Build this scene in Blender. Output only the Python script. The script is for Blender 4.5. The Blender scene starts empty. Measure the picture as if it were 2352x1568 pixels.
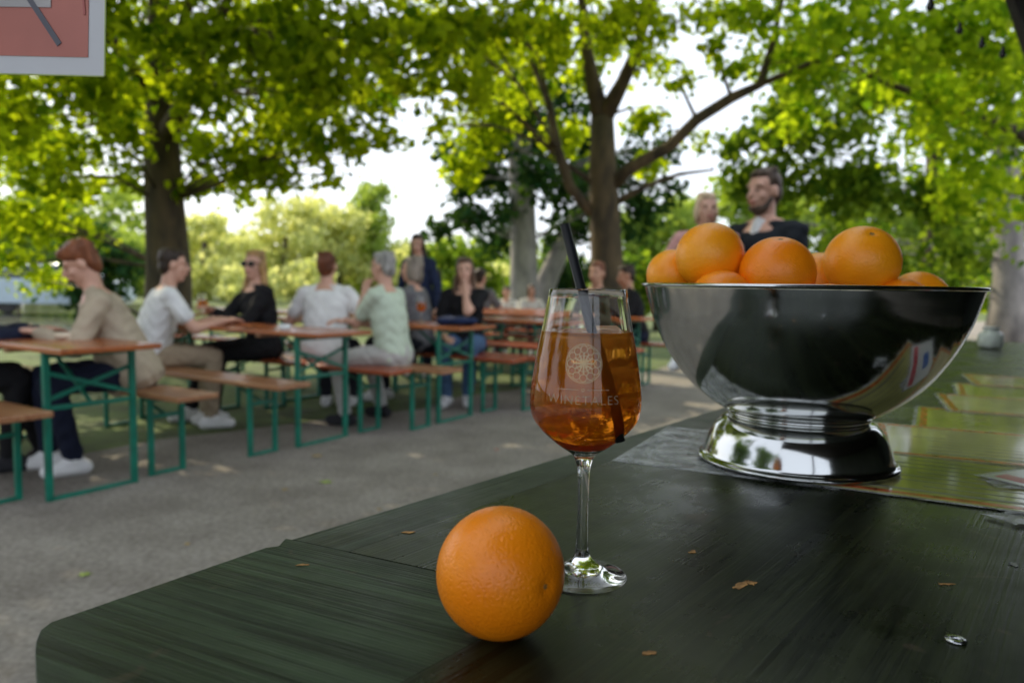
import bpy, bmesh, math, random
import numpy as np
from mathutils import Vector, Matrix, Quaternion, noise
random.seed(7); rng=np.random.default_rng(11)
scene=bpy.context.scene; COL=scene.collection
V=Vector
F=1700.0; PX,PY=1176.0,784.0; CAMZ=1.10; PITCH=math.radians(4.5); ROLL=math.radians(0.9)
CAMM=Matrix.Rotation(math.radians(90)-PITCH,3,'X')@Matrix.Rotation(ROLL,3,'Z')
def ray(px,py): return CAMM@V(((px-PX)/F,-(py-PY)/F,-1.0))
def at_y(px,py,Y):
    d=ray(px,py); return V((0,0,CAMZ))+d*(Y/d.y)
def at_z(px,py,z):
    d=ray(px,py); return V((0,0,CAMZ))+d*((z-CAMZ)/d.z)
# ---------------------------------------------------------------- tagging
def tag(o,label=None,cat=None,group=None,kind=None):
    if label:o['label']=label
    if cat:o['category']=cat
    if group:o['group']=group
    if kind:o['kind']=kind
    return o
def empty(name,loc=(0,0,0),rz=0,label=None,cat=None,group=None):
    o=bpy.data.objects.new(name,None); COL.objects.link(o); o.location=loc; o.rotation_euler=(0,0,rz)
    o.empty_display_size=.1
    return tag(o,label,cat,group)
def copy_tree(o,parent=None):
    c=o.copy(); COL.objects.link(c)
    if parent: c.parent=parent
    for ch in list(o.children): copy_tree(ch,c)
    return c
# ---------------------------------------------------------------- mesh builder
class MB:
    def __init__(s): s.v=[];s.f=[]
    def add(s,vs,fs):
        n=len(s.v); s.v+=[V(p) for p in vs]; s.f+=[tuple(i+n for i in f) for f in fs]
    def box(s,c,sz,R=None):
        c=V(c);vs=[]
        for x in(-.5,.5):
            for y in(-.5,.5):
                for z in(-.5,.5):
                    p=V((x*sz[0],y*sz[1],z*sz[2]))
                    if R is not None:p=R@p
                    vs.append(c+p)
        s.add(vs,[(0,1,3,2),(4,6,7,5),(0,4,5,1),(2,3,7,6),(0,2,6,4),(1,5,7,3)])
    def bar(s,p0,p1,w,h):
        p0=V(p0);p1=V(p1);d=p1-p0
        R=d.to_track_quat('X','Z').to_matrix()
        s.box((p0+p1)/2,(d.length,w,h),R)
    def rings(s,rs,cap=True):
        n=len(rs[0]);vs=[p for r in rs for p in r];fs=[]
        for i in range(len(rs)-1):
            for j in range(n):
                k=(j+1)%n
                fs.append((i*n+j,i*n+k,(i+1)*n+k,(i+1)*n+j))
        if cap:
            fs.append(tuple(range(n-1,-1,-1)));fs.append(tuple((len(rs)-1)*n+j for j in range(n)))
        s.add(vs,fs)
    def tube(s,pts,rad,n=10,cap=True):
        pts=[V(p) for p in pts];rs=[]
        for i,p in enumerate(pts):
            a=pts[max(i-1,0)];b=pts[min(i+1,len(pts)-1)];d=(b-a).normalized()
            ref=V((0,1,0)) if abs(d.y)<.85 else V((1,0,0))
            x=d.cross(ref).normalized();y=d.cross(x)
            rs.append([p+rad[i]*(math.cos(t)*x+math.sin(t)*y) for t in [2*math.pi*j/n for j in range(n)]])
        s.rings(rs,cap)
    def cap(s,p0,p1,r0,r1,n=12,flat=1.0,flatdir=None):
        p0=V(p0);p1=V(p1);d=(p1-p0)
        if d.length<1e-5:d=V((0,0,1e-4))
        L=d.length;d=d/L
        pts=[];rad=[]
        for k in range(4):
            a=math.pi/2*(1-k/4.0); 
            pts.append(p0-d*r0*math.sin(a));rad.append(max(r0*math.cos(a),.0008))
        pts.append(p0);rad.append(r0);pts.append(p1);rad.append(r1)
        for k in range(1,5):
            a=math.pi/2*k/4.0
            pts.append(p1+d*r1*math.sin(a));rad.append(max(r1*math.cos(a),.0008))
        ref=V((0,1,0)) if abs(d.y)<.85 else V((1,0,0))
        if flatdir is not None: ref=V(flatdir)
        x=d.cross(ref).normalized();y=d.cross(x)
        s.rings([[p+r*(math.cos(t)*x+flat*math.sin(t)*y) for t in [2*math.pi*j/n for j in range(n)]] for p,r in zip(pts,rad)])
    def ell(s,c,r,M=None,n=14,m=9,T=None):
        c=V(c);rs=[]
        for i in range(m+1):
            ph=-math.pi/2+math.pi*i/m;cr=max(math.cos(ph),.02)
            ring=[]
            for j in range(n):
                t=2*math.pi*j/n
                p=V((r[0]*cr*math.cos(t),r[1]*cr*math.sin(t),r[2]*math.sin(ph)))
                if M is not None:p=M@p
                ring.append(c+p)
            rs.append(ring)
        s.rings(rs)
    def lathe(s,prof,n=48,c=(0,0,0),close=False):
        c=V(c);rs=[[c+V((r*math.cos(2*math.pi*j/n),r*math.sin(2*math.pi*j/n),z)) for j in range(n)] for r,z in prof]
        if close: rs.append(rs[0])
        s.rings(rs,cap=False)
    def prism(s,poly,z0,z1):
        n=len(poly)
        s.add([(p[0],p[1],z0) for p in poly]+[(p[0],p[1],z1) for p in poly],
              [tuple(range(n-1,-1,-1)),tuple(range(n,2*n))]+[(i,(i+1)%n,n+(i+1)%n,n+i) for i in range(n)])
    def mesh(s,name,m):
        me=bpy.data.meshes.new(name);me.from_pydata([tuple(p) for p in s.v],[],s.f)
        if m:me.materials.append(m)
        return me
    def build(s,name,m,parent=None,smooth=False,bevel=0,weld=0,loc=None,fixn=True):
        me=s.mesh(name,m)
        bm=bmesh.new();bm.from_mesh(me)
        if weld:bmesh.ops.remove_doubles(bm,verts=bm.verts,dist=weld)
        if fixn: bmesh.ops.recalc_face_normals(bm,faces=bm.faces)
        bm.to_mesh(me);bm.free()
        if smooth:me.polygons.foreach_set('use_smooth',[True]*len(me.polygons))
        o=bpy.data.objects.new(name,me);COL.objects.link(o)
        if parent:o.parent=parent
        if loc is not None:o.location=loc
        if bevel:
            b=o.modifiers.new('b','BEVEL');b.width=bevel;b.segments=2;b.limit_method='ANGLE'
        return o
    def voxel(s,name,m,parent,vox=.009,it=3,folds=0):
        me=s.mesh(name,m);t=bpy.data.objects.new('tmp',me);COL.objects.link(t)
        r=t.modifiers.new('r','REMESH');r.mode='VOXEL';r.voxel_size=vox
        sm=t.modifiers.new('s','SMOOTH');sm.factor=.5;sm.iterations=it
        dg=bpy.context.evaluated_depsgraph_get()
        n=bpy.data.meshes.new_from_object(t.evaluated_get(dg))
        bpy.data.objects.remove(t);bpy.data.meshes.remove(me)
        n.materials.clear();n.materials.append(m)
        if folds:
            k=len(n.vertices);co=np.empty(k*3,dtype=np.float32);no=np.empty(k*3,dtype=np.float32)
            n.vertices.foreach_get('co',co);n.vertex_normals.foreach_get('vector',no);co=co.reshape(-1,3);no=no.reshape(-1,3)
            q=random.random()*6;x,y,z=co[:,0],co[:,1],co[:,2]
            a=np.sin(x*31+z*17+2*np.sin(y*19+q)+q)*np.sin(z*41-x*13+1.7*np.sin(x*23+q)+y*21)*.6+.4*np.sin(z*70+x*40+3*np.sin(y*33))
            co=co+no*(folds*.55*a)[:,None]
            n.vertices.foreach_set('co',co.ravel().astype(np.float32));n.update()
        n.polygons.foreach_set('use_smooth',[True]*len(n.polygons))
        o=bpy.data.objects.new(name,n);COL.objects.link(o);o.parent=parent
        return o
# ---------------------------------------------------------------- materials
def newmat(name):
    m=bpy.data.materials.new(name);m.use_nodes=True;nt=m.node_tree
    return m,nt,nt.nodes['Principled BSDF'],nt.nodes['Material Output']
def mat(name,col,rough=.6,metal=0,var=.25,scale=8,bump=0,bscale=60,stretch=(1,1,1),col2=None,spec=.5,coat=0,sss=0):
    m,nt,b,out=newmat(name);N=nt.nodes;L=nt.links
    b.inputs['Roughness'].default_value=rough;b.inputs['Metallic'].default_value=metal
    b.inputs['Specular IOR Level'].default_value=spec
    tc=N.new('ShaderNodeTexCoord');mp=N.new('ShaderNodeMapping');mp.inputs['Scale'].default_value=stretch
    L.new(tc.outputs['Object'],mp.inputs['Vector'])
    nz=N.new('ShaderNodeTexNoise');nz.inputs['Scale'].default_value=scale;nz.inputs['Detail'].default_value=3
    L.new(mp.outputs['Vector'],nz.inputs['Vector'])
    cr=N.new('ShaderNodeValToRGB');c2=col2 or tuple(c*(1-var) for c in col);c1=col if col2 else tuple(min(1,c*(1+var)) for c in col)
    cr.color_ramp.elements[0].position=.32;cr.color_ramp.elements[1].position=.68
    cr.color_ramp.elements[0].color=(*c2,1);cr.color_ramp.elements[1].color=(*c1,1)
    L.new(nz.outputs['Fac'],cr.inputs['Fac']);L.new(cr.outputs['Color'],b.inputs['Base Color'])
    if bump:
        n2=N.new('ShaderNodeTexNoise');n2.inputs['Scale'].default_value=bscale;n2.inputs['Detail'].default_value=2
        L.new(mp.outputs['Vector'],n2.inputs['Vector'])
        bp=N.new('ShaderNodeBump');bp.inputs['Strength'].default_value=bump;bp.inputs['Distance'].default_value=.01
        L.new(n2.outputs['Fac'],bp.inputs['Height']);L.new(bp.outputs['Normal'],b.inputs['Normal'])
    return m
def leafmat(name,c1,c2,trans=.45,mul=(2.6,2.2,.8)):
    m,nt,b,out=newmat(name);N=nt.nodes;L=nt.links;N.remove(b)
    g=N.new('ShaderNodeNewGeometry');cr=N.new('ShaderNodeValToRGB')
    cr.color_ramp.elements[0].color=(*c1,1);cr.color_ramp.elements[1].color=(*c2,1)
    L.new(g.outputs['Random Per Island'],cr.inputs['Fac'])
    d=N.new('ShaderNodeBsdfDiffuse');t=N.new('ShaderNodeBsdfTranslucent');mx=N.new('ShaderNodeMixShader')
    hs=N.new('ShaderNodeMix');hs.data_type='RGBA';hs.blend_type='MULTIPLY';hs.inputs['Factor'].default_value=1
    L.new(cr.outputs['Color'],hs.inputs[6]);hs.inputs[7].default_value=(*mul,1)
    L.new(cr.outputs['Color'],d.inputs['Color']);L.new(hs.outputs[2],t.inputs['Color'])
    mx.inputs['Fac'].default_value=trans
    L.new(d.outputs[0],mx.inputs[1]);L.new(t.outputs[0],mx.inputs[2])
    L.new(mx.outputs[0],out.inputs['Surface'])
    return m
# ---------------------------------------------------------------- camera, world, sun
cd=bpy.data.cameras.new('camera');cam=bpy.data.objects.new('camera',cd);COL.objects.link(cam);scene.camera=cam
cam.matrix_world=Matrix.Translation((0,0,CAMZ))@CAMM.to_4x4()
cd.sensor_width=36;cd.lens=F/2352*36;cd.clip_start=.02;cd.clip_end=600
cd.dof.use_dof=True;cd.dof.focus_distance=.60;cd.dof.aperture_fstop=5.8
scene.view_settings.view_transform='Standard';scene.view_settings.look='None';scene.view_settings.exposure=0
TS=V((-.66,.75,0)).normalized();EL=math.radians(41);TS=V((TS.x*math.cos(EL),TS.y*math.cos(EL),math.sin(EL)))
w=bpy.data.worlds.new('World');scene.world=w;w.use_nodes=True;wn=w.node_tree;bg=wn.nodes['Background']
sk=wn.nodes.new('ShaderNodeTexSky');sk.sky_type='NISHITA';sk.sun_disc=False;sk.sun_elevation=EL
sk.sun_rotation=math.atan2(TS.x,TS.y)%(2*math.pi);sk.dust_density=3;sk.air_density=1
mx=wn.nodes.new('ShaderNodeMix');mx.data_type='RGBA';mx.inputs['Factor'].default_value=.7
wn.links.new(sk.outputs['Color'],mx.inputs[6]);mx.inputs[7].default_value=(11.2,11.9,13.2,1)
wn.links.new(mx.outputs[2],bg.inputs['Color']);bg.inputs['Strength'].default_value=.15
sl=bpy.data.lights.new('sun','SUN');sl.energy=5;sl.angle=math.radians(.53);sl.color=(1,.88,.62)
so=bpy.data.objects.new('sun',sl);COL.objects.link(so);so.rotation_euler=TS.to_track_quat('Z','Y').to_euler();so.location=(-20,-5,20)
# ---------------------------------------------------------------- PEOPLE
SKIN=[mat('skin_fair',(.58,.33,.24),.5,var=.08),mat('skin_tan',(.47,.25,.16),.5,var=.08)]
CL={}
def cloth(n,c):
    if n not in CL: CL[n]=mat('cloth_'+n,c,.85,var=.14,scale=6,bump=.6,bscale=13,spec=.2)
    return CL[n]
HM={}
def hairm(n,c):
    if n not in HM: HM[n]=mat('hair_'+n,c,.5,var=.45,scale=30,stretch=(1,1,.25),bump=.7,bscale=60,spec=.3)
    return HM[n]
EYE=mat('eye_dark',(.05,.035,.025),.25,var=0);LIP=mat('lips',(.42,.14,.11),.5,var=.1);BLK=mat('black_plastic',(.012,.012,.013),.25,var=.1)
def ik(S,H,l1,l2,pole):
    S=V(S);H=V(H);d=H-S;L=d.length
    if L>(l1+l2)*.985: H=S+d*((l1+l2)*.985/L);d=H-S;L=d.length
    a=(l1*l1-l2*l2+L*L)/(2*L);h=math.sqrt(max(l1*l1-a*a,0))
    dn=d.normalized();p=V(pole);p=(p-dn*p.dot(dn)).normalized()
    return S+dn*a+p*h,H
def hand(mb,Wp,d,side,up,curl=.5):
    d=V(d).normalized();up=V(up);up=(up-d*up.dot(d)).normalized();Lt=d.cross(up).normalized()*side
    M=Matrix((Lt,d,up)).transposed()
    mb.ell(Wp+d*.045,(.04,.052,.017),M)
    for k,(o,ln) in enumerate([(-.031,.068),(-.0105,.078),(.0105,.072),(.031,.056)]):
        b=Wp+d*.08+Lt*o;dd=(d+Lt*o*3).normalized()
        m1=b+dd*ln*.5-up*ln*.5*math.sin(curl*.5);d2=(dd*math.cos(curl*1.4)-up*math.sin(curl*1.4))
        mb.cap(b,m1,.0095,.009,8);mb.cap(m1,m1+d2*ln*.5,.009,.0078,8)
    tb=Wp+d*.03-Lt*.034;t1=tb+(d*.5-Lt*.8).normalized()*.035-up*.006;mb.cap(tb,t1,.0125,.0105,8);mb.cap(t1,t1+(d*.9-Lt*.25).normalized()*.032-up*.008,.0105,.0085,8)
def person(label,pos,face,sit=True,lean=.12,side=0,hy=0,hp=0,hands=None,feet=None,knees=None,skin=0,
           top=('white',(.75,.75,.76)),sleeve='short',bot=('navy',(.02,.025,.05)),shoe=('white',(.75,.75,.75)),
           hair=('brown',(.06,.03,.015)),style='short',scale=1,female=False,vox=.0085,glasses=False,beard=False,group=None,curl=.5,loose=0,cat='person',fine=True,wide=0):
    rz=math.atan2(face[1],face[0])-math.pi/2
    R=empty('person',(pos[0],pos[1],pos[2] if len(pos)>2 else 0),rz,label,cat,group);R.scale=(scale,)*3
    sk_=SKIN[skin];hz=.555 if sit else .93
    P=V((0,0,hz));U=V((math.sin(side),math.sin(lean),math.cos(lean))).normalized();X=V((math.cos(side),0,-math.sin(side)));Fd=U.cross(X)*-1
    if Fd.y<0:Fd=-Fd
    LT=.51;Nk=P+U*LT;sw=(.158 if female else .180)+wide
    def tors(mb,ex,t1,waist=0):
        prof=[(-.2,.12,.10),(-.1,.165,.125),(.02,.172,.125),(.28,.140 if female else .155,.108+waist),(.55,.155 if female else .172,.125 if female else .118),(.80,(.165 if female else .185)+wide,.105),(.90,.13,.085),(.97,.07,.062)]
        rs=[]
        for t,wd,dp in prof:
            if t>t1:break
            c=P+U*LT*t;fw=wd+ex+(loose if t<.5 else loose*.4);fd=dp+ex+(loose if t<.5 else 0)
            rs.append([c+X*fw*math.cos(a)+Fd*fd*math.sin(a) for a in [2*math.pi*j/18 for j in range(18)]])
        mb.rings(rs)
    S={s:P+U*LT*.86+X*s*sw for s in(-1,1)}
    if hands is None:hands={-1:(-.14,.40,.80),1:(.14,.40,.80)} if sit else {-1:(-.25,.05,.78),1:(.25,.05,.78)}
    E={};H={}
    for s in(-1,1):
        E[s],H[s]=ik(S[s],hands[s],.29,.25,(s*.7,-.35,-.9))
    hip={s:P+V((s*.09,0,-.01)) for s in(-1,1)}
    if knees is None:knees={s:(s*.12,.42,.53) for s in(-1,1)} if sit else {s:(s*.095,.03,.50) for s in(-1,1)}
    if feet is None:feet={s:(s*.11,.40,.085) for s in(-1,1)} if sit else {s:(s*.1,-.02,.085) for s in(-1,1)}
    K={s:V(knees[s]) for s in(-1,1)};A={s:V(feet[s]) for s in(-1,1)}
    HR=Matrix.Rotation(hy,3,'Z')@Matrix.Rotation(-hp,3,'X')
    Hc=Nk+V((U.x*.5,U.y*.6+math.sin(hp)*.3,1)).normalized()*.152
    h=lambda x,y,z:Hc+HR@V((x,y,z))
    b=MB();tors(b,0,1)
    b.cap(Nk-U*.05,h(0,-.015,-.04),.055,.052)
    b.ell(h(0,-.012,.030),(.072,.090,.084),HR);b.ell(h(0,.022,-.035),(.056,.066,.082),HR);b.ell(h(0,.05,-.09),(.03,.03,.026),HR)
    b.cap(h(0,.085,.018),h(0,.104,-.022),.008,.0125,8);b.ell(h(0,.077,-.052),(.028,.02,.018),HR)
    b.cap(h(-.042,.068,.03),h(.042,.068,.03),.011,.011,8)
    for s in(-1,1):
        b.ell(h(s*.074,-.005,-.008),(.011,.02,.031),HR);b.ell(h(s*.036,.058,-.025),(.022,.022,.02),HR)
        b.cap(Nk+X*s*.02-U*.01,S[s]-X*s*.05+U*.01,.045,.045)
        b.cap(S[s],E[s],.050,.040);b.cap(E[s],H[s],.040,.026)
        d=(H[s]-E[s]).normalized();up=V((0,0,1)) if abs(d.z)<.8 else V((s,0,0))
        if sit and hands[s][2]<.86 and abs(d.z)<.7: d=V((d.x,d.y,d.z*.2))
        hand(b,H[s]+d*.005,d,s,up,curl)
        b.cap(hip[s],K[s],.086,.057);b.cap(K[s],A[s],.055,.036)
        b.cap(A[s]+V((0,0,-.02)),A[s]+V((0,.10,-.05)),.034,.028)
    b.voxel('body',sk_,R,vox,2)
    g=MB();tors(g,.012,.95)
    for s in(-1,1):
        g.cap(Nk+X*s*.045-U*.03,S[s]-X*s*.04+U*.005,.050,.056)
        g.cap(S[s]-X*s*.03,S[s],.066,.064)
        if sleeve=='short': g.cap(S[s],S[s].lerp(E[s],.62),.063,.062)
        elif sleeve!='none': g.cap(S[s],E[s],.062,.054);g.cap(E[s],E[s].lerp(H[s],.88),.054,.041)
    if female:
        for s in(-1,1): g.ell(P+U*.34+Fd*.085+X*s*.062,(.056,.05,.056))
    g.voxel('shirt',cloth(*top),R,.0105,3,.011)
    t=MB()
    t.rings([[P+U*LT*q+X*wd*math.cos(a)+Fd*dp*math.sin(a) for a in [2*math.pi*j/18 for j in range(18)]] for q,wd,dp in((-.22,.13,.11),(-.1,.178,.138),(.02,.183,.137),(.14,.165,.125))])
    for s in(-1,1):
        t.cap(hip[s],K[s],.100,.071);t.cap(K[s],K[s].lerp(A[s],.93),.070,.052)
    t.voxel('trousers',cloth(*bot),R,.0105,3,.010)
    for s in(-1,1):
        m=MB();a=A[s];fd=V((s*.12,1,0)).normalized()
        z=a.z-.085
        m.cap(V((a.x,a.y,z+.045))-fd*.045,V((a.x,a.y,z+.04))+fd*.13,.046,.040);m.cap(V((a.x,a.y,z+.09)),V((a.x,a.y,z+.06))+fd*.05,.047,.040)
        o=m.voxel('shoe',cloth(*shoe),R,.0105,2)
        kk=len(o.data.vertices);co=np.empty(kk*3,dtype=np.float32);o.data.vertices.foreach_get('co',co);co=co.reshape(-1,3);co[:,2]=np.maximum(co[:,2],z+.004);o.data.vertices.foreach_set('co',co.ravel())
    hm=hairm(*hair);q=MB()
    q.ell(h(0,-.024,.042),(.0785,.090,.083),HR);q.ell(h(0,-.052,-.01),(.070,.052,.078),HR);q.ell(h(0,.022,.086),(.056,.052,.030),HR)
    if style in('bob','long','full'):
        for s in(-1,1):q.ell(h(s*.064,-.02,-.02),(.026,.05,.09),HR)
        q.ell(h(0,-.06,-.05),(.075,.045,.09),HR)
    if style in('full','tousled'):
        q.ell(h(0,-.02,.062),(.088,.098,.076),HR);q.ell(h(0,.035,.085),(.062,.052,.036),HR)
        for k in range(14):
            a=random.random()*6.28;q.ell(h(.062*math.cos(a),-.025+.066*math.sin(a),.06+random.random()*.04),(.028,.028,.026))
    if style=='long':
        for s in(-1,1):
            q.cap(h(s*.068,-.03,-.05),h(s*.082,-.01,-.2),.029,.033);q.cap(h(s*.082,-.01,-.2),h(s*.08,.02,-.32),.033,.016)
        q.cap(h(0,-.075,-.05),h(0,-.075,-.26),.055,.045)
    for k in range(9):
        a=random.random()*6.28;q.ell(h(.05*math.cos(a),-.03+.055*math.sin(a),.082+random.random()*.025),(.022,.022,.016))
    q.voxel('hair',hm,R,.009,2,.006)
    if fine:
        for s in(-1,1):
            m=MB();m.ell(h(s*.031,.084,.004),(.010,.006,.0045),HR);m.build('eye',EYE,R,True)
            m=MB();m.cap(h(s*.019,.084,.026),h(s*.046,.076,.027),.003,.0022,6);m.build('eyebrow',hm,R,True)
        m=MB();m.cap(h(-.02,.095,-.055),h(.02,.095,-.055),.0055,.0055,8);m.build('mouth',LIP,R,True)
    if glasses:
        m=MB()
        for s in(-1,1):m.ell(h(s*.033,.096,.006),(.030,.008,.023),HR);m.cap(h(s*.06,.09,.01),h(s*.08,0,.005),.003,.003,6)
        m.cap(h(-.01,.1,.01),h(.01,.1,.01),.003,.003,6);m.build('sunglasses',BLK,R,True)
    if beard:
        m=MB();m.ell(h(0,.04,-.088),(.046,.042,.040),HR)
        for s in(-1,1):m.cap(h(s*.058,.01,-.04),h(s*.043,.045,-.088),.013,.018,8)
        m.cap(h(-.026,.083,-.043),h(.026,.083,-.043),.007,.007,8);m.voxel('beard',hm,R,.008,2)
    return R,(h,E,H)
u=V((-.848,.53));wv=V((.53,.848));RZ=math.atan2(u.y,u.x)
TE={'A':V((-2.13,3.72)),'B':V((-1.28,4.97)),'C':V((-.45,5.87)),'D':V((.40,6.80)),'E':V((1.25,7.8))}
NB={'A':V((-2.46,3.48)),'B':V((-1.56,4.60)),'C':V((-.68,5.49)),'D':TE['D']-wv*.46,'E':TE['E']-wv*.46}
FB={'A':V((-1.94,4.12)),'B':V((-1.04,5.38)),'C':V((-.19,6.29)),'D':TE['D']+wv*.46,'E':TE['E']+wv*.46}
def on(b,t): p=b+u*t; return (p.x,p.y)
person('person with short red hair in beige cardigan leaning over the nearest table',on(FB['A'],.33),(-.85,-.52),lean=.38,hy=-.05,hp=.5,female=True,sleeve='long',
  hands={-1:(-.08,.46,.80),1:(.08,.44,.80)},top=('beige',(.42,.35,.26)),bot=('navy',(.012,.016,.035)),hair=('ginger',(.19,.065,.028)),style='tousled',loose=.03,
  feet={-1:(-.13,.30,.085),1:(.1,.42,.085)},knees={-1:(-.14,.40,.53),1:(.12,.44,.53)})
person('person in white t-shirt and khaki trousers turned right with elbow on the second table',on(NB['B'],1.22),(.86,.50),lean=.3,hy=-.1,hp=.1,sleeve='short',
  hands={-1:(-.05,.45,.80),1:(.16,.50,.80)},top=('white',(.72,.74,.78)),bot=('khaki',(.33,.26,.18)),hair=('dark_brown',(.035,.022,.015)),loose=.012,skin=0)
person('person in black with long blond hair and sunglasses behind the second table',on(FB['B'],1.15),(-.72,-.69),lean=.12,hy=.55,hp=.0,sleeve='long',female=True,
  hands={-1:(.0,.40,.83),1:(-.02,.44,.86)},top=('black',(.012,.012,.014)),bot=('black_trousers',(.012,.012,.014)),hair=('blond',(.34,.2,.08)),style='long',glasses=True,
  feet={-1:(-.10,.46,.085),1:(.08,.56,.085)})
person('person in white t-shirt seen from behind with short auburn hair',on(NB['C'],1.0),(.05,1),lean=.12,hy=.0,hp=-.02,
  hands={-1:(-.24,.32,.80),1:(.26,.30,.80)},top=('white',(.72,.74,.78)),bot=('dark',(.02,.022,.03)),hair=('auburn',(.14,.045,.02)),loose=.012)
person('grey haired person in pale green t-shirt straddling the bench facing left',on(NB['C'],.26),(-.93,.36),lean=.16,hy=-.05,hp=.05,
  hands={-1:(-.02,.25,1.0),1:(-.2,.3,.80)},top=('pale_green',(.52,.60,.48)),bot=('light_grey',(.45,.44,.42)),shoe=('dark_shoe',(.03,.03,.035)),hair=('grey',(.3,.29,.27)),loose=.0,wide=-.012,
  knees={-1:(-.22,.36,.50),1:(.22,.36,.50)},feet={-1:(-.2,.3,.085),1:(.24,.25,.085)})
person('person in dark blue jacket standing behind the third table with brown hair down',(-1.06,8.5),(-.35,-.93),sit=False,hy=.2,hp=.2,female=True,sleeve='long',
  top=('dark_blue',(.02,.03,.07)),hair=('dark_brown',(.035,.022,.015)),style='long',scale=.96,skin=0,vox=.011)
person('person in grey top with ash hair on the far bench of the third table',on(FB['C'],.75),(-.95,.25),female=True,lean=.15,sleeve='long',
  top=('mid_grey',(.16,.16,.17)),bot=('dark',(.02,.022,.03)),hair=('ash',(.25,.21,.17)),style='bob',vox=.011)
person('person in black t-shirt and blue jeans resting chin on hand',on(NB['D'],.68),(-.10,-.99),female=True,lean=.2,hy=.1,
  hands={-1:(-.02,.22,1.07),1:(.12,.38,.62)},top=('black',(.012,.012,.014)),bot=('jeans',(.07,.13,.24)),hair=('brown2',(.09,.05,.03)),style='long',vox=.011,
  knees={-1:(-.1,.38,.55),1:(.14,.40,.53)},feet={-1:(-.05,.20,.085),1:(.12,.28,.085)})
person('small child in white far back left of the glass, the left one of two',(-.08,10.72,.12),(-.3,-.95),lean=.1,scale=.70,top=('white',(.72,.74,.78)),hair=('dark_brown',(.035,.022,.015)),vox=.014,group=None)
person('small child in off white far back, just left of the glass rim',(.25,10.5,.12),(.3,-.95),lean=.1,scale=.72,top=('offwhite',(.66,.64,.6)),hair=('brown2',(.09,.05,.03)),style='bob',vox=.014)
person('person in grey shirt seated at the back row between the jeans wearer and the children',(-.48,10.0),(.5,.85),lean=.15,scale=.97,top=('mid_grey',(.16,.16,.17)),hair=('dark_brown',(.035,.022,.015)),vox=.014)
person('person with reddish brown hair seated behind the black straw',on(NB['E'],.15),(-.5,-.86),lean=.15,top=('dark_olive',(.05,.05,.03)),sleeve='long',hair=('auburn',(.14,.045,.02)),vox=.012,skin=1)
person('person in black with dark hair seated right of the drink glass',on(FB['E'],.12),(-.9,-.1),lean=.22,hp=.2,top=('black',(.012,.012,.014)),sleeve='long',hair=('dark_brown',(.035,.022,.015)),vox=.012,skin=1,female=True)
mr_,_i=person('bearded person in dark jacket standing behind the bowl of oranges',(1.38,4.0),(-.80,-.50),sit=False,hy=.0,hp=.08,sleeve='long',beard=True,loose=.02,wide=.02,
  hands={-1:(-.06,.30,1.02),1:(.20,.30,.98)},top=('charcoal',(.018,.022,.028)),hair=('brown_short',(.075,.048,.032)),skin=0,scale=1.01)
person('blond child in pink top held up left of the bearded person',(1.04,4.02,.635),(-.35,-.95),hy=.35,hp=.05,female=False,sleeve='short',scale=.72,
  hands={-1:(-.12,.22,.80),1:(.2,.15,.9)},feet={-1:(-.13,.38,.13),1:(.13,.38,.13)},top=('pink',(.6,.33,.31)),hair=('pale_blond',(.62,.46,.30)),style='bob',vox=.011)
person('person in navy sleeves at the left edge reaching across the nearest table',on(NB['A'],.80),(.75,.66),lean=.30,sleeve='long',
  hands={-1:(.02,.50,.80),1:(.2,.52,.80)},top=('navy',(.02,.025,.05)),bot=('black_trousers',(.012,.012,.014)),shoe=('dark_shoe',(.03,.03,.035)),
  feet={-1:(-.05,.55,.085),1:(.1,.36,.085)})
for o in list(scene.objects):
    if o.type=='EMPTY' and o.get('label','').startswith('bearded'):
        m=MB();m.ell((0,.100,1.31),(.052,.052,.15));m.cap((-.02,.075,1.42),(.02,.075,1.42),.036,.036);m.build('undershirt',cloth('white',(.7,.7,.7)),o,True)
# ---------------------------------------------------------------- beer garden furniture
wood=mat('varnished_wood',(.44,.13,.035),.22,var=.3,scale=5,stretch=(.4,9,9),col2=(.26,.07,.02),bump=.15,bscale=20)
wood2=mat('worn_wood',(.40,.21,.10),.30,var=.3,scale=5,stretch=(.4,9,9),col2=(.26,.10,.045),bump=.15,bscale=20)
wood3=mat('red_varnished_wood',(.42,.09,.03),.25,scale=5,stretch=(.4,9,9),col2=(.24,.05,.018),bump=.15,bscale=20)
green=mat('green_steel',(.0,.15,.095),.4,var=.2,scale=12,spec=.5)
def single(name,m_,r,*a,bevel=.003):
    m=MB();m.box(*a);return m.build(name,m_,r,bevel=bevel)
def make_table():
    r=empty('beer_table')
    single('tabletop',wood,r,(0,0,.7485),(2.2,.50,.027),bevel=.005)
    for s in(-1,1):single('batten',wood2,r,(s*.5,0,.722),(.05,.44,.025))
    for sx in(-1,1):
        x=sx*.88
        for sy in(-1,1):
            single('leg',green,r,(x,sy*.215,.367),(.030,.030,.735),bevel=.004)
            m=MB();m.bar((x+.012*sy,-sy*.2,.63),(x+.012*sy,sy*.2,.50),.01,.02);m.build('cross_brace',green,r)
        for z in(.012,.46,.715):single('crossbar',green,r,(x,0,z),(.022,.398,.022))
        m=MB();m.bar((x,.0,.46),(x-sx*.38,0,.715),.018,.012);m.build('fold_strut',green,r)
    return r
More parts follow.
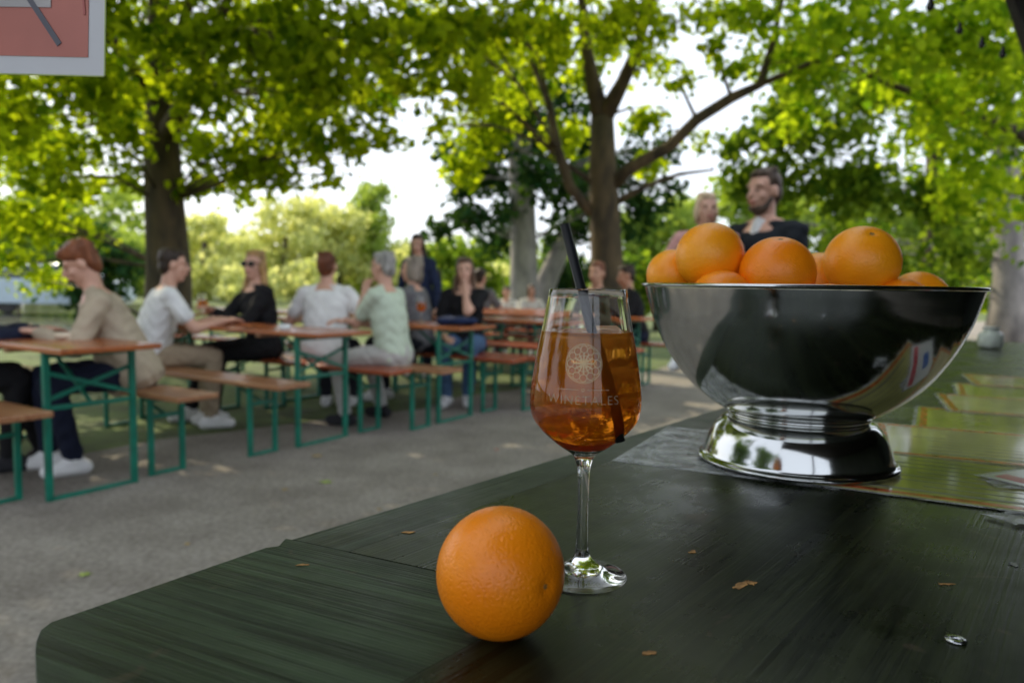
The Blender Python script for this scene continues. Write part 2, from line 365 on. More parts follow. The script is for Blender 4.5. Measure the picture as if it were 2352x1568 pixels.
def make_bench(wd=None):
    r=empty('beer_bench')
    single('seat',wd or wood2,r,(0,0,.4555),(2.2,.25,.029),bevel=.005)
    for sx in(-1,1):
        x=sx*.80
        for sy in(-1,1):single('leg',green,r,(x,sy*.095,.22),(.028,.028,.44),bevel=.004)
        for z in(.012,.33,.425):single('crossbar',green,r,(x,0,z),(.02,.160,.021))
        m=MB();m.bar((x,.0,.33),(x-sx*.28,0,.43),.018,.012);m.build('fold_strut',green,r)
    return r
T0=make_table();B0=make_bench();B1=make_bench(wood3);ords={'A':'nearest','B':'second','C':'third','D':'fourth','E':'fifth'}
ut=ub=ub1=False
for k in 'ABCDE':
    t=T0 if not ut else copy_tree(T0);ut=True
    p=TE[k]+u*.88;t.location=(p.x,p.y,0);t.rotation_euler=(0,0,RZ)
    tag(t,'%s beer table of the row counted from the camera, brown top on green folding legs'%ords[k],'table','beer tables along the path')
    for side,D in(('front',NB),('back',FB)):
        if k=='A' or (k=='B' and side=='front') or (k=='C' and side=='front'):
            b=B0 if not ub else copy_tree(B0);ub=True;cn='tan'
        else:
            b=B1 if not ub1 else copy_tree(B1);ub1=True;cn='reddish'
        p=D[k]+u*.80;b.location=(p.x,p.y,0);b.rotation_euler=(0,0,RZ)
        tag(b,'%s bench on green legs on the %s side of the %s beer table'%(cn,'near' if side=='front' else 'far',ords[k]),'bench','beer benches along the path')
for i,(x,y) in enumerate([(-2.6,8.2),(-.35,9.9)]):
    t=copy_tree(T0);t.location=(x,y,0);tag(t,['beer table standing in the back row behind the people in white','beer table standing in the back row behind the fourth table'][i],'table','beer tables in the back row')
    b=copy_tree(B1);b.location=(x-wv.x*.46,y-wv.y*.46,0);tag(b,['reddish bench before the left table of the back row','reddish bench before the right table of the back row'][i],'bench','benches in the back row')
b=copy_tree(B1);b.location=(-.35+wv.x*.46,9.9+wv.y*.46,0);tag(b,'reddish bench behind the right table of the back row under the children','bench','benches in the back row')
b=copy_tree(B1);b.location=(-.62,8.35,0);tag(b,'reddish empty bench standing alone between the fourth table and the back row','bench','benches in the back row')
# ---------------------------------------------------------------- glass helpers
def glassmat(name,col=(1,1,1),ior=1.45,rough=0.0):
    m,nt,b,out=newmat(name);b.inputs['Base Color'].default_value=(*col,1);b.inputs['Transmission Weight'].default_value=1
    b.inputs['IOR'].default_value=ior;b.inputs['Roughness'].default_value=rough;return m
GL=glassmat('clear_glass')
def spritzmat():
    m,nt,b,out=newmat('amber_drink');N=nt.nodes;L=nt.links
    b.inputs['Transmission Weight'].default_value=1;b.inputs['IOR'].default_value=1.33;b.inputs['Roughness'].default_value=.01
    tc=N.new('ShaderNodeTexCoord');sp=N.new('ShaderNodeSeparateXYZ');cr=N.new('ShaderNodeValToRGB');mr=N.new('ShaderNodeMapRange')
    nz=N.new('ShaderNodeTexNoise');nz.inputs['Scale'].default_value=60;L.new(tc.outputs['Object'],nz.inputs['Vector'])
    ad=N.new('ShaderNodeMath');ad.operation='MULTIPLY_ADD';ad.inputs[1].default_value=.03
    L.new(tc.outputs['Object'],sp.inputs[0]);L.new(nz.outputs['Fac'],ad.inputs[0]);L.new(sp.outputs['Z'],ad.inputs[2])
    mr.inputs['From Min'].default_value=.11;mr.inputs['From Max'].default_value=.20;L.new(ad.outputs[0],mr.inputs['Value']);L.new(mr.outputs[0],cr.inputs['Fac'])
    e=cr.color_ramp.elements;e[0].color=(1.0,.20,.002,1);e[1].color=(1.0,.55,.12,1);x=e.new(.5);x.color=(1.0,.38,.025,1)
    L.new(cr.outputs['Color'],b.inputs['Base Color'])
    c3=N.new('ShaderNodeValToRGB');c3.color_ramp.elements[0].color=(1,.10,.002,1);c3.color_ramp.elements[1].color=(1,.36,.03,1);L.new(mr.outputs[0],c3.inputs['Fac'])
    tr=N.new('ShaderNodeBsdfTranslucent');df=N.new('ShaderNodeBsdfDiffuse');mx=N.new('ShaderNodeMixShader');mx.inputs[0].default_value=.45
    L.new(c3.outputs[0],tr.inputs[0]);L.new(c3.outputs[0],df.inputs[0]);L.new(tr.outputs[0],mx.inputs[1]);L.new(df.outputs[0],mx.inputs[2])
    m2=N.new('ShaderNodeMixShader');m2.inputs[0].default_value=.36;L.new(b.outputs[0],m2.inputs[1]);L.new(mx.outputs[0],m2.inputs[2]);L.new(m2.outputs[0],out.inputs['Surface'])
    return m
DR=spritzmat()
OUT=[(.0338,.0006),(.0338,.0014),(.030,.0032),(.019,.0065),(.009,.0125),(.0052,.020),(.0043,.035),(.0041,.056),(.0046,.080),(.0062,.088),(.0095,.094),(.0205,.1015),(.0325,.112),(.0395,.122),(.0413,.133),(.0405,.145),(.0387,.158),(.0358,.175),(.0325,.192),(.0284,.216)]
def smoothprof(p,k=3):
    out=[]
    P=[V((a,b)) for a,b in p]
    for i in range(len(P)-1):
        p0=P[max(i-1,0)];p1=P[i];p2=P[i+1];p3=P[min(i+2,len(P)-1)]
        for j in range(k):
            t=j/k;out.append(.5*((2*p1)+(-p0+p2)*t+(2*p0-5*p1+4*p2-p3)*t*t+(-p0+3*p1-3*p2+p3)*t**3))
    out.append(P[-1]);return [(max(q.x,.0001),q.y) for q in out]
OS=smoothprof(OUT)
def outr(z):
    pr=[(r,zz) for r,zz in OS if zz>.0885]
    for a,b in zip(pr,pr[1:]):
        if a[1]<=z<=b[1]:return a[0]+(b[0]-a[0])*(z-a[1])/(b[1]-a[1]+1e-9)
    return pr[-1][0]
TH=.0010
def wineglass(root,n=64,fill=.186):
    m=MB();inn=[(max(outr(z)-TH,.0002),z+.0006) for z in np.linspace(.2155,.0955,26)]
    m.lathe([(.0002,.0006)]+OS+[(OS[-1][0]-.0005,.2166)]+[(a,b-.0006) for a,b in inn]+[(.0002,.0950)],n)
    m.build('glass',GL,root,True,weld=1e-6)
    l=MB();zs=np.linspace(.0957,fill,22);l.lathe([(.0002,.0957)]+[(max(outr(z)-TH*.55,.0005),z) for z in zs[1:]]+[(outr(fill)-.004,fill-.0006),(.0002,fill-.0006)],n)
    l.build('drink',DR,root,True,weld=1e-6)
g0=at_z(1335,1322,.88)
G=empty('cocktail_glass',(g0.x,g0.y,.880),0,'stemmed glass of amber spritz with black straw standing on the dark counter','glass')
wineglass(G,72)
icm,nt,b_,o_=newmat('ice');b_.inputs['Base Color'].default_value=(1,.90,.72,1);b_.inputs['Roughness'].default_value=.10;b_.inputs['Transmission Weight'].default_value=.84;b_.inputs['IOR'].default_value=1.08
for i,(x,y,z,a) in enumerate([(.015,-.006,.178,.3),(-.014,-.010,.176,.9),(.002,.017,.168,.2),(.021,.004,.152,.7),(-.008,-.018,.152,1.2),(-.020,.006,.143,.5),(-.004,.004,.126,1.9)]):
    m=MB();m.box((0,0,0),(.021,.021,.020),Matrix.Rotation(a,3,'Z')@Matrix.Rotation(a*1.3,3,'X'));o=m.build('ice_cube',icm,G,bevel=.003,loc=(x,y,z))
toc=V((-g0.x,-g0.y)).normalized();A0=math.atan2(toc.y,toc.x)
st=mat('black_straw',(.006,.007,.009),.45,var=.1,spec=.3)
m=MB();m.tube([(-.0185,-.004,.263),(.0235,-.022,.108)],[.0036,.0036],16);m.build('straw',st,G,True)
prm,nt,b_,out_=newmat('pale_print');b_.inputs['Base Color'].default_value=(.80,.62,.36,1);b_.inputs['Roughness'].default_value=.5
tr_=nt.nodes.new('ShaderNodeBsdfTransparent');mm=nt.nodes.new('ShaderNodeMixShader');mm.inputs[0].default_value=.58
nt.links.new(tr_.outputs[0],mm.inputs[1]);nt.links.new(b_.outputs[0],mm.inputs[2]);nt.links.new(mm.outputs[0],out_.inputs['Surface'])
def wrap(x,z):
    r=outr(z)+.0004;a=A0+(x-.0018)/.040;return V((r*math.cos(a),r*math.sin(a),z))
m=MB()
def strip(pts,wd,closed=False):
    n=len(pts);vs=[];
    for i,p in enumerate(pts):
        a=V(pts[(i-1)%n] if closed or i>0 else p);b=V(pts[(i+1)%n] if closed or i<n-1 else p);d=(b-a).normalized();nn=V((-d.y,d.x))*wd/2
        vs+=[wrap(*(V(p)+nn)),wrap(*(V(p)-nn))]
    fs=[(2*i,2*i+1,2*((i+1)%n)+1,2*((i+1)%n)) for i in range(n if closed else n-1)]
    m.add(vs,fs)
C0=V((0,.1655))
def circ(c,r,n=24,a0=0,a1=2*math.pi):return [(c[0]+r*math.cos(a0+(a1-a0)*i/n),c[1]+r*math.sin(a0+(a1-a0)*i/n)) for i in range(n)]
strip(circ(C0,.0134,48),.0005,True);strip(circ(C0,.0125,48),.0003,True);strip(circ(C0,.0055,30),.0005,True)
for k in range(12):
    a=2*math.pi*k/12;c=(C0.x+.0098*math.cos(a),C0.y+.0098*math.sin(a));strip(circ(c,.0025,14),.0005,True)
    strip([(C0.x+.0022*math.cos(a),C0.y+.0022*math.sin(a)),(C0.x+.0074*math.cos(a+.0),C0.y+.0074*math.sin(a))],.0010)
for k in range(8):
    a=2*math.pi*k/8;strip([(C0.x,C0.y),(C0.x+.004*math.cos(a),C0.y+.004*math.sin(a))],.0012)
for s in(-1,1):strip([(s*.003,.1475),(s*.018,.1475)],.0003)
strip(circ((0,.1475),.0010,8),.0004,True)
m.build('rosette_print',prm,G,fixn=False)
prf=prm.copy();prf.node_tree.nodes[[n_.name for n_ in prf.node_tree.nodes if n_.type=='MIX_SHADER'][0]].inputs[0].default_value=.36
fc=bpy.data.curves.new('t','FONT');fc.body='WINETALES';fc.size=.0088;fc.align_x='CENTER';fc.space_character=1.12;fc.offset=-.00012;to=bpy.data.objects.new('t',fc);COL.objects.link(to)
me=bpy.data.meshes.new_from_object(to.evaluated_get(bpy.context.evaluated_depsgraph_get()));bpy.data.objects.remove(to)
for v_ in me.vertices:v_.co=wrap(v_.co.x,v_.co.y+.1375)
me.materials.clear();me.materials.append(prf);o=bpy.data.objects.new('lettering',me);COL.objects.link(o);o.parent=G
def mini(loc,label):
    r=empty('drink_glass',loc,0,label,'glass','amber drinks on the beer tables')
    wineglass(r,20,.17);return r
p=TE['C']+u*.35;mini((p.x,p.y,.762),'stemmed amber drink on the third table, right of its pair')
p=TE['C']+u*.62+wv*.05;mini((p.x,p.y,.762),'stemmed amber drink on the third table, left of its pair')
p=TE['B']+u*1.45+wv*.12;mini((p.x,p.y,.762),'amber drink before the person in black with sunglasses')
tumb=mat('pale_glass',(.7,.75,.75),.15,var=.05)
m=MB();m.lathe([(.001,0),(.035,0),(.038,.004),(.04,.035),(.037,.035),(.034,.006),(.001,.006)],24);p=TE['B']+u*.25-wv*.1;o=m.build('ashtray',tumb,None,True,loc=(p.x,p.y,.7625));tag(o,'small pale ashtray near the end of the second table','ashtray')
m=MB()
for i in range(7):m.ell((random.uniform(-.04,.04),random.uniform(-.04,.04),.02),(.035,.03,.02))
p=TE['A']+u*.35+wv*.08;o=m.voxel('crumpled_napkin',cloth('napkin',(.6,.5,.38)),None,.008,1);o.location=(p.x,p.y,.762);tag(o,'crumpled cream napkin on the nearest beer table','napkin')
m=MB()
for i in range(9):m.ell((random.uniform(-.16,.16),random.uniform(-.09,.09),.035),(.09,.06,.035))
p=TE['C']-u*.02;o=m.voxel('folded_jacket',cloth('navyjacket',(.015,.025,.07)),None,.012,2,.01);o.location=(p.x,p.y,.762);o.rotation_euler=(0,0,RZ);tag(o,'crumpled navy jacket lying on the end of the third table','jacket')
# ---------------------------------------------------------------- counter
CZ=.88;S0=V((-.187,.615));a_=V((.62,.783)).normalized();b2=V((.783,-.62)).normalized()
def to(t,o):p=S0+a_*t+b2*o;return (p.x,p.y)
def countermat(name,ang,c1,c2,rlo=.18,rhi=.46,bs=.35):
    m,nt,b,out=newmat(name);N=nt.nodes;L=nt.links
    tc=N.new('ShaderNodeTexCoord');mp=N.new('ShaderNodeMapping');mp.inputs['Rotation'].default_value=(0,0,-ang)
    L.new(tc.outputs['Object'],mp.inputs[0])
    m2=N.new('ShaderNodeMapping');m2.inputs['Scale'].default_value=(1.0,60,1);L.new(mp.outputs[0],m2.inputs[0])
    n1=N.new('ShaderNodeTexNoise');n1.inputs['Scale'].default_value=6;n1.inputs['Detail'].default_value=5;n1.inputs['Roughness'].default_value=.6;n1.inputs['Distortion'].default_value=.2;L.new(m2.outputs[0],n1.inputs['Vector'])
    m3=N.new('ShaderNodeMapping');m3.inputs['Scale'].default_value=(.8,11,1);L.new(mp.outputs[0],m3.inputs[0])
    n2=N.new('ShaderNodeTexNoise');n2.inputs['Scale'].default_value=4;n2.inputs['Detail'].default_value=4;n2.inputs['Distortion'].default_value=.9;L.new(m3.outputs[0],n2.inputs['Vector'])
    n3=N.new('ShaderNodeTexNoise');n3.inputs['Scale'].default_value=8;n3.inputs['Detail'].default_value=7;n3.inputs['Roughness'].default_value=.65;L.new(tc.outputs['Object'],n3.inputs['Vector'])
    cr=N.new('ShaderNodeValToRGB');cr.color_ramp.elements[0].position=.42;cr.color_ramp.elements[1].position=.60
    cr.color_ramp.elements[0].color=(*c2,1);cr.color_ramp.elements[1].color=(*c1,1)
    ma=N.new('ShaderNodeMath');ma.operation='MULTIPLY_ADD';ma.inputs[1].default_value=.5;L.new(n2.outputs['Fac'],ma.inputs[0])
    hf=N.new('ShaderNodeMath');hf.operation='MULTIPLY';hf.inputs[1].default_value=.5;L.new(n1.outputs['Fac'],hf.inputs[0]);L.new(hf.outputs[0],ma.inputs[2])
    L.new(ma.outputs[0],cr.inputs['Fac'])
    n4=N.new('ShaderNodeTexNoise');n4.inputs['Scale'].default_value=30;n4.inputs['Detail'].default_value=7;n4.inputs['Distortion'].default_value=1.5;L.new(tc.outputs['Object'],n4.inputs['Vector'])
    mr=N.new('ShaderNodeMapRange');mr.inputs['From Min'].default_value=.64;mr.inputs['From Max'].default_value=.72;mr.inputs['To Max'].default_value=.6;L.new(n4.outputs['Fac'],mr.inputs['Value'])
    mx=N.new('ShaderNodeMix');mx.data_type='RGBA';L.new(mr.outputs[0],mx.inputs['Factor']);L.new(cr.outputs['Color'],mx.inputs[6]);mx.inputs[7].default_value=(.06,.045,.03,1)
    L.new(mx.outputs[2],b.inputs['Base Color'])
    ra=N.new('ShaderNodeMath');ra.operation='MULTIPLY_ADD';ra.inputs[1].default_value=.35;L.new(ma.outputs[0],ra.inputs[0]);L.new(n3.outputs['Fac'],ra.inputs[2])
    rr=N.new('ShaderNodeMapRange');rr.inputs['From Min'].default_value=.50;rr.inputs['From Max'].default_value=.85;rr.inputs['To Min'].default_value=rlo;rr.inputs['To Max'].default_value=rhi;L.new(ra.outputs[0],rr.inputs['Value']);L.new(rr.outputs[0],b.inputs['Roughness'])
    bp=N.new('ShaderNodeBump');bp.inputs['Strength'].default_value=bs;bp.inputs['Distance'].default_value=.0009;L.new(n1.outputs['Fac'],bp.inputs['Height']);L.new(bp.outputs[0],b.inputs['Normal'])
    b.inputs['Specular IOR Level'].default_value=.27;b.inputs['Specular Tint'].default_value=(.85,1,.78,1)
    return m
cm1=countermat('green_black_boards',math.atan2(a_.y,a_.x),(.020,.026,.010),(.004,.006,.003),.18,.42,.4)
cm0=countermat('worn_edge_board',math.atan2(a_.y,a_.x),(.040,.052,.038),(.010,.014,.010),.30,.5,.6)
cm2=countermat('end_board_green',math.atan2(-.44,.898),(.034,.056,.030),(.005,.010,.006),.30,.52,.8)
CT=empty('bar_counter',(0,0,0),0,'dark green stained plank bar counter filling the lower right foreground','counter')
m=MB();m.prism([to(.0008,0),to(3.45,0),to(3.45,.0608),to(.217*.0608+.0008,.0608)],CZ-.036,CZ-.0006);m.build('long_board',cm0,CT,bevel=.0016)
m=MB();m.prism([to(.217*.0612+.0008,.0612),to(3.45,.0612),to(3.45,.76),to(-.50,.76),to(-.50,.2401),to(.217*.24+.0008,.2401)],CZ-.036,CZ);m.build('long_board',cm1,CT)
def w2(px,py):p=at_z(px,py,CZ);return (p.x,p.y)
e=[w2(80,1500),w2(82,1474),w2(92,1447),w2(116,1428),w2(610,1257),w2(640,1253),to(-.0008,-.004),to(.217*.24-.0008,.2400),to(-.42,.2400),w2(84,1568)]
m=MB();m.prism(e,CZ-.036,CZ);m.build('end_board',cm2,CT,bevel=.0004)
pw=mat('dark_stall_panel',(.02,.028,.02),.6,var=.4,scale=4,stretch=(1,1,.2),bump=.3,bscale=20)
def wall_to(name,t0,o0,t1,o1,z0,z1,th,parent,mt):
    a=V(to(t0,o0));b=V(to(t1,o1));n=(b-a).normalized();n=V((-n.y,n.x))*th/2
    m=MB();m.prism([a+n,b+n,b-n,a-n],z0,z1);return m.build(name,mt,parent,bevel=.003)
wall_to('front_panel',-.05,.05,3.4,.05,.0,CZ-.037,.02,CT,pw)
wall_to('end_panel',-.05,.07,-.05,.70,.0,CZ-.037,.02,CT,pw)
for t in(.1,1.7,3.3):
    p=V(to(t,.7));m=MB();m.box((p.x,p.y,(CZ-.037)/2),(.06,.06,CZ-.037));m.build('leg',pw,CT,bevel=.003)
ST=empty('bar_stall',(0,0,0),0,'dark wooden stall roof whose edge shows in the top right corner','stall')
dk=mat('dark_roof_wood',(.018,.016,.014),.7,var=.4,scale=5,bump=.2,bscale=15)
m=MB();m.prism([to(-1.2,.19),to(4.2,.19),to(4.2,3.2),to(-1.2,3.2)],2.30,2.36);m.build('roof',dk,ST,bevel=.005)
wall_to('fascia',-1.2,.19,4.2,.19,2.20,2.299,.03,ST,dk)
wall_to('back_wall',-1.2,3.1,4.2,3.1,0,2.299,.04,ST,pw)
wall_to('end_wall',4.15,.9,4.15,3.07,0,2.299,.04,ST,pw)
p=V(to(-1.15,1.6));m=MB();m.box((p.x,p.y,1.15),(.08,.08,2.298));m.build('post',dk,ST,bevel=.004)
sp0=[at_y(px,py,2.0) for px,py in((2137,14),(2204,70),(2255,103),(2303,125))]
LS=empty('light_string',tuple(sp0[0]),0,'thin black cable with small dark bulbs hanging at the top right','light string')
wp=[V(to(1.0,.2)).to_3d()]
wp[0].z=2.25;wp+= [q+V((0,0,.02)) for q in sp0];q=V(to(3.2,.2)).to_3d();q.z=2.25;wp.append(q)
m=MB();m.tube([q-sp0[0] for q in wp],[.0009]*6,6);m.build('cable',BLK,LS)
for i,q in enumerate(sp0):
    k=.62 if i else .8
    m=MB();m.lathe([(a*k,b*k) for a,b in smoothprof([(.0005,-.018),(.010,-.012),(.013,0),(.008,.014),(.006,.03),(.0005,.031)],2)],14,c=q-sp0[0]);m.build('bulb',BLK,LS,True)
chip=mat('bare_wood_chip',(.36,.19,.06),.7,var=.5,scale=120)
for i,(px,py,sx,sy,an) in enumerate([(697,1297,.0055,.0018,.1),(940,1222,.006,.0025,.3),(1590,1267,.004,.0028,.8),(1700,1345,.012,.0032,.75),(2172,1341,.006,.002,.0),(1489,1500,.0045,.002,.3),(2330,1297,.005,.0035,1),(1725,1338,.004,.004,.2)]):
    p=at_z(px,py,CZ);m=MB();n=15
    m.prism([(sx*math.cos(2*math.pi*k/n)*(1+random.uniform(-.5,.35)),sy*math.sin(2*math.pi*k/n)*(1+random.uniform(-.6,.5))) for k in range(n)],0,.0003)
    o=m.build('wood_chip_mark',chip if i!=6 else BLK,CT,loc=(p.x,p.y,CZ+.0002));o.rotation_euler=(0,0,an)
steel=mat('steel',(.62,.63,.65),.2,metal=1,var=.03,scale=3)
p=at_z(2195,1472,CZ);m=MB();m.lathe([(.0022,0),(.0062,0),(.0062,.0012),(.0058,.0016),(.0026,.0016),(.0022,.0012)],28,close=True);o=m.build('washer',steel,None,True,loc=(p.x,p.y,CZ+.0003));tag(o,'small steel washer lying on the counter near the bottom right','washer')
# ---------------------------------------------------------------- oranges
def orangemat(name,c1,c2):
    m,nt,b,out=newmat(name);N=nt.nodes;L=nt.links
    tc=N.new('ShaderNodeTexCoord');vo=N.new('ShaderNodeTexVoronoi');vo.inputs['Scale'].default_value=480;vo.feature='SMOOTH_F1'
    nz=N.new('ShaderNodeTexNoise');nz.inputs['Scale'].default_value=22;nz.inputs['Detail'].default_value=4
    L.new(tc.outputs['Object'],vo.inputs['Vector']);L.new(tc.outputs['Object'],nz.inputs['Vector'])
    n0=N.new('ShaderNodeTexNoise');n0.inputs['Scale'].default_value=240;L.new(tc.outputs['Object'],n0.inputs['Vector'])
    mr=N.new('ShaderNodeMapRange');mr.inputs['From Max'].default_value=.45;L.new(vo.outputs['Distance'],mr.inputs['Value'])
    ad=N.new('ShaderNodeMath');ad.operation='ADD';L.new(mr.outputs[0],ad.inputs[0]);L.new(n0.outputs['Fac'],ad.inputs[1])
    bp=N.new('ShaderNodeBump');bp.inputs['Strength'].default_value=.45;bp.inputs['Distance'].default_value=.0006;L.new(ad.outputs[0],bp.inputs['Height']);L.new(bp.outputs[0],b.inputs['Normal'])
    cr=N.new('ShaderNodeValToRGB');cr.color_ramp.elements[0].position=.3;cr.color_ramp.elements[1].position=.7;cr.color_ramp.elements[0].color=(*c2,1);cr.color_ramp.elements[1].color=(*c1,1)
    L.new(nz.outputs['Fac'],cr.inputs['Fac']);L.new(cr.outputs['Color'],b.inputs['Base Color'])
    b.inputs['Roughness'].default_value=.33;b.inputs['Specular IOR Level'].default_value=.45;return m
OM=[orangemat('orange_peel',(.95,.28,.004),(.88,.22,.003)),orangemat('orange_peel_light',(.96,.38,.008),(.92,.30,.006))]
calyx=mat('stem_scar',(.30,.16,.035),.7,var=.4,scale=300)
def orange(c,r,pole,label,mi=0,group='oranges heaped in the steel bowl',sc=1):
    R_=empty('orange',c,0,label,'orange',group);Q=V(pole).normalized().to_track_quat('Z','Y');R_.rotation_mode='QUATERNION';R_.rotation_quaternion=Q
    m=MB();pr=[]
    for k in range(49):
        th=math.pi*k/48;rr=r*(1-.045*math.exp(-(th/.13)**2)-.012*math.exp(-((math.pi-th)/.2)**2)-.02*abs(math.cos(th))**2)
        pr.append((max(rr*math.sin(th),.00005),rr*math.cos(th)))
    m.lathe(pr,64);m.build('peel',OM[mi],R_,True,weld=1e-5)
    z0=r*(1-.065);m=MB();n=10;q=.0026*sc
    m.prism([(q*(1+(.4 if k%2 else -.1))*math.cos(2*math.pi*k/n),q*(1+(.4 if k%2 else -.1))*math.sin(2*math.pi*k/n)) for k in range(n)],z0-.001,z0+.0006)
    m.build('stem_scar',calyx,R_,bevel=.0003)
    return R_
oc=at_z(1150,1312,CZ+.040)
orange((oc.x,oc.y,CZ+.0398),.0405,(.70,-.71,.06),'single orange lying on the counter in front of the glass',0,group='loose orange',sc=.55)
# ---------------------------------------------------------------- steel bowl
bc=at_z(1826,1062,CZ)
def steelmat():
    m,nt,b,out=newmat('polished_steel');N=nt.nodes;L=nt.links
    b.inputs['Metallic'].default_value=1;b.inputs['Base Color'].default_value=(.55,.56,.55,1)
    tc=N.new('ShaderNodeTexCoord');mp=N.new('ShaderNodeMapping');mp.inputs['Scale'].default_value=(2,2,40);L.new(tc.outputs['Object'],mp.inputs[0])
    nz=N.new('ShaderNodeTexNoise');nz.inputs['Scale'].default_value=9;nz.inputs['Detail'].default_value=5;L.new(mp.outputs[0],nz.inputs['Vector'])
    mr=N.new('ShaderNodeMapRange');mr.inputs['To Min'].default_value=.06;mr.inputs['To Max'].default_value=.17;L.new(nz.outputs['Fac'],mr.inputs['Value']);L.new(mr.outputs[0],b.inputs['Roughness'])
    n2=N.new('ShaderNodeTexNoise');n2.inputs['Scale'].default_value=18;n2.inputs['Detail'].default_value=2;L.new(tc.outputs['Object'],n2.inputs['Vector'])
    bp=N.new('ShaderNodeBump');bp.inputs['Strength'].default_value=.06;bp.inputs['Distance'].default_value=.004;L.new(n2.outputs['Fac'],bp.inputs['Height']);L.new(bp.outputs[0],b.inputs['Normal'])
    return m
SM=steelmat();BS=.905
BW=empty('fruit_bowl',(bc.x,bc.y,CZ+.0045),0,'large polished steel footed bowl heaped with oranges on the counter','bowl')
pr0=[(.001,.0545),(.06,.0545),(.092,.0600),(.128,.080),(.158,.106),(.183,.140),(.200,.173),(.209,.200),(.2135,.2150)]
pr=smoothprof([(a*BS,b) for a,b in pr0],5)
inn=[(max(r-.0018,.0005),z+.0018) for r,z in pr[::-1]]
m=MB();m.lathe(pr+inn[0:],120);m.build('basin',SM,BW,True,weld=1e-6)
m=MB();m.lathe([(.2145*BS+.0028*math.cos(a),.2165+.0024*math.sin(a)) for a in [2*math.pi*k/12 for k in range(12)]],120,close=True);m.build('rim',SM,BW,True)
m=MB();m.lathe([(a*BS,b) for a,b in smoothprof([(.082,.0560),(.0925,.0600),(.0940,.0580),(.0930,.0560),(.0915,.0545)],4)],96);m.build('collar',SM,BW,True)
m=MB();m.lathe([(a*BS,b) for a,b in smoothprof([(.0913,.0545),(.1000,.0505),(.1095,.0415),(.1165,.0300),(.1215,.0175),(.1250,.0075),(.1300,.0042),(.1318,.0022),(.1300,.0002),(.123,.0004)],5)],96);m.build('foot',SM,BW,True)
def bo(px,py,Y,rpx,pole,label,mi):
    p=at_y(px,py,Y);r=rpx/F*Y*.985
    dx=V((p.x-bc.x,p.y-bc.y));z=p.z-CZ-.0045
    for it in range(60):
        rad=dx.length;ok=True
        for rr,zz in inn:
            if math.hypot(rad-rr,z-zz)<r+.001 or (rad>rr and z<zz):ok=False;break
        if ok:break
        dx*=.965
        if z<.15:z+=.001
    orange((bc.x+dx.x,bc.y+dx.y,CZ+.0045+z),r,pole,label,mi);return p,r
B_=bc.y
bo(1630,588,B_-.03,78,(-.3,-.1,.95),'pale orange highest on the left of the heap in the bowl',1)
bo(1785,628,B_-.07,86,(-.05,-.30,.95),'deep orange with stem scar at front centre of the heap',0)
bo(1980,602,B_-.03,84,(-.05,-.62,.76),'large orange highest on the right of the heap in the bowl',1)
bo(1534,632,B_+.02,60,(.3,.5,.7),'orange tucked behind the left rim of the bowl',1)
bo(1642,696,B_-.08,78,(.3,-.2,-.9),'orange showing only its top below the pale orange at left',0)
bo(1880,655,B_+.06,76,(.2,.5,.5),'orange half hidden between the centre and the right orange',1)
bo(2128,692,B_+.0,70,(.5,-.1,.8),'orange low against the right rim of the bowl',1)
bo(2070,712,B_-.06,74,(-.3,.2,-.6),'orange just peeping over the rim under the large right orange',0)
bo(1905,716,B_-.10,66,(-.3,.2,-.6),'orange barely peeping over the rim right of the centre orange',0)
bo(1960,640,B_+.12,72,(.5,.5,.5),'orange behind the large right orange at the back of the bowl',1)
bo(1740,650,B_+.11,72,(.5,.5,.5),'orange at the back of the bowl behind the centre orange',0)
for i,(x,y,z) in enumerate([(0,0,.106),(.08,.02,.124),(-.08,.02,.124),(.01,.085,.124),(-.01,-.075,.121)]):
    orange((bc.x+x,bc.y+y,CZ+z),.039,(0,0,1),'orange buried at the bottom of the bowl under the heap',0,'oranges buried in the bowl')
# ---------------------------------------------------------------- menus on counter
paper=mat('laminated_paper',(.52,.46,.27),.08,var=.15,scale=12)
gpaper=mat('green_yellow_paper',(.36,.35,.13),.08,var=.3,scale=9)  # yellow green of reflected foliage put into the paper colour
redp=mat('orange_red_print',(.46,.10,.025),.2,var=.5,scale=60);ink=mat('grey_print',(.15,.15,.10),.3,var=.2);wht=mat('white_leaflet',(.6,.6,.58),.2,var=.05);blu=mat('blue_print',(.05,.12,.35),.3);pnk=mat('red_stripe_print',(.55,.05,.07),.3)
film,nt,b_,out_=newmat('clear_film');b_.inputs['Base Color'].default_value=(.55,.57,.57,1);b_.inputs['Roughness'].default_value=.08
n_=nt.nodes.new('ShaderNodeTexNoise');n_.inputs['Scale'].default_value=38;n_.inputs['Detail'].default_value=5;bp=nt.nodes.new('ShaderNodeBump');bp.inputs['Strength'].default_value=1;bp.inputs['Distance'].default_value=.008;nt.links.new(n_.outputs['Fac'],bp.inputs['Height']);nt.links.new(bp.outputs[0],b_.inputs['Normal'])
tcf=nt.nodes.new('ShaderNodeTexCoord');nt.links.new(tcf.outputs['Object'],n_.inputs['Vector'])
tr_=nt.nodes.new('ShaderNodeBsdfTransparent');mm=nt.nodes.new('ShaderNodeMixShader');mrf=nt.nodes.new('ShaderNodeMapRange');mrf.inputs['From Min'].default_value=.38;mrf.inputs['From Max'].default_value=.66;mrf.inputs['To Min'].default_value=.10;mrf.inputs['To Max'].default_value=.8
nt.links.new(n_.outputs['Fac'],mrf.inputs['Value']);nt.links.new(mrf.outputs[0],mm.inputs[0])
nt.links.new(tr_.outputs[0],mm.inputs[1]);nt.links.new(b_.outputs[0],mm.inputs[2]);nt.links.new(mm.outputs[0],out_.inputs['Surface'])
NE=V((.89,-.46)).normalized();ND=V((.46,.89)).normalized()
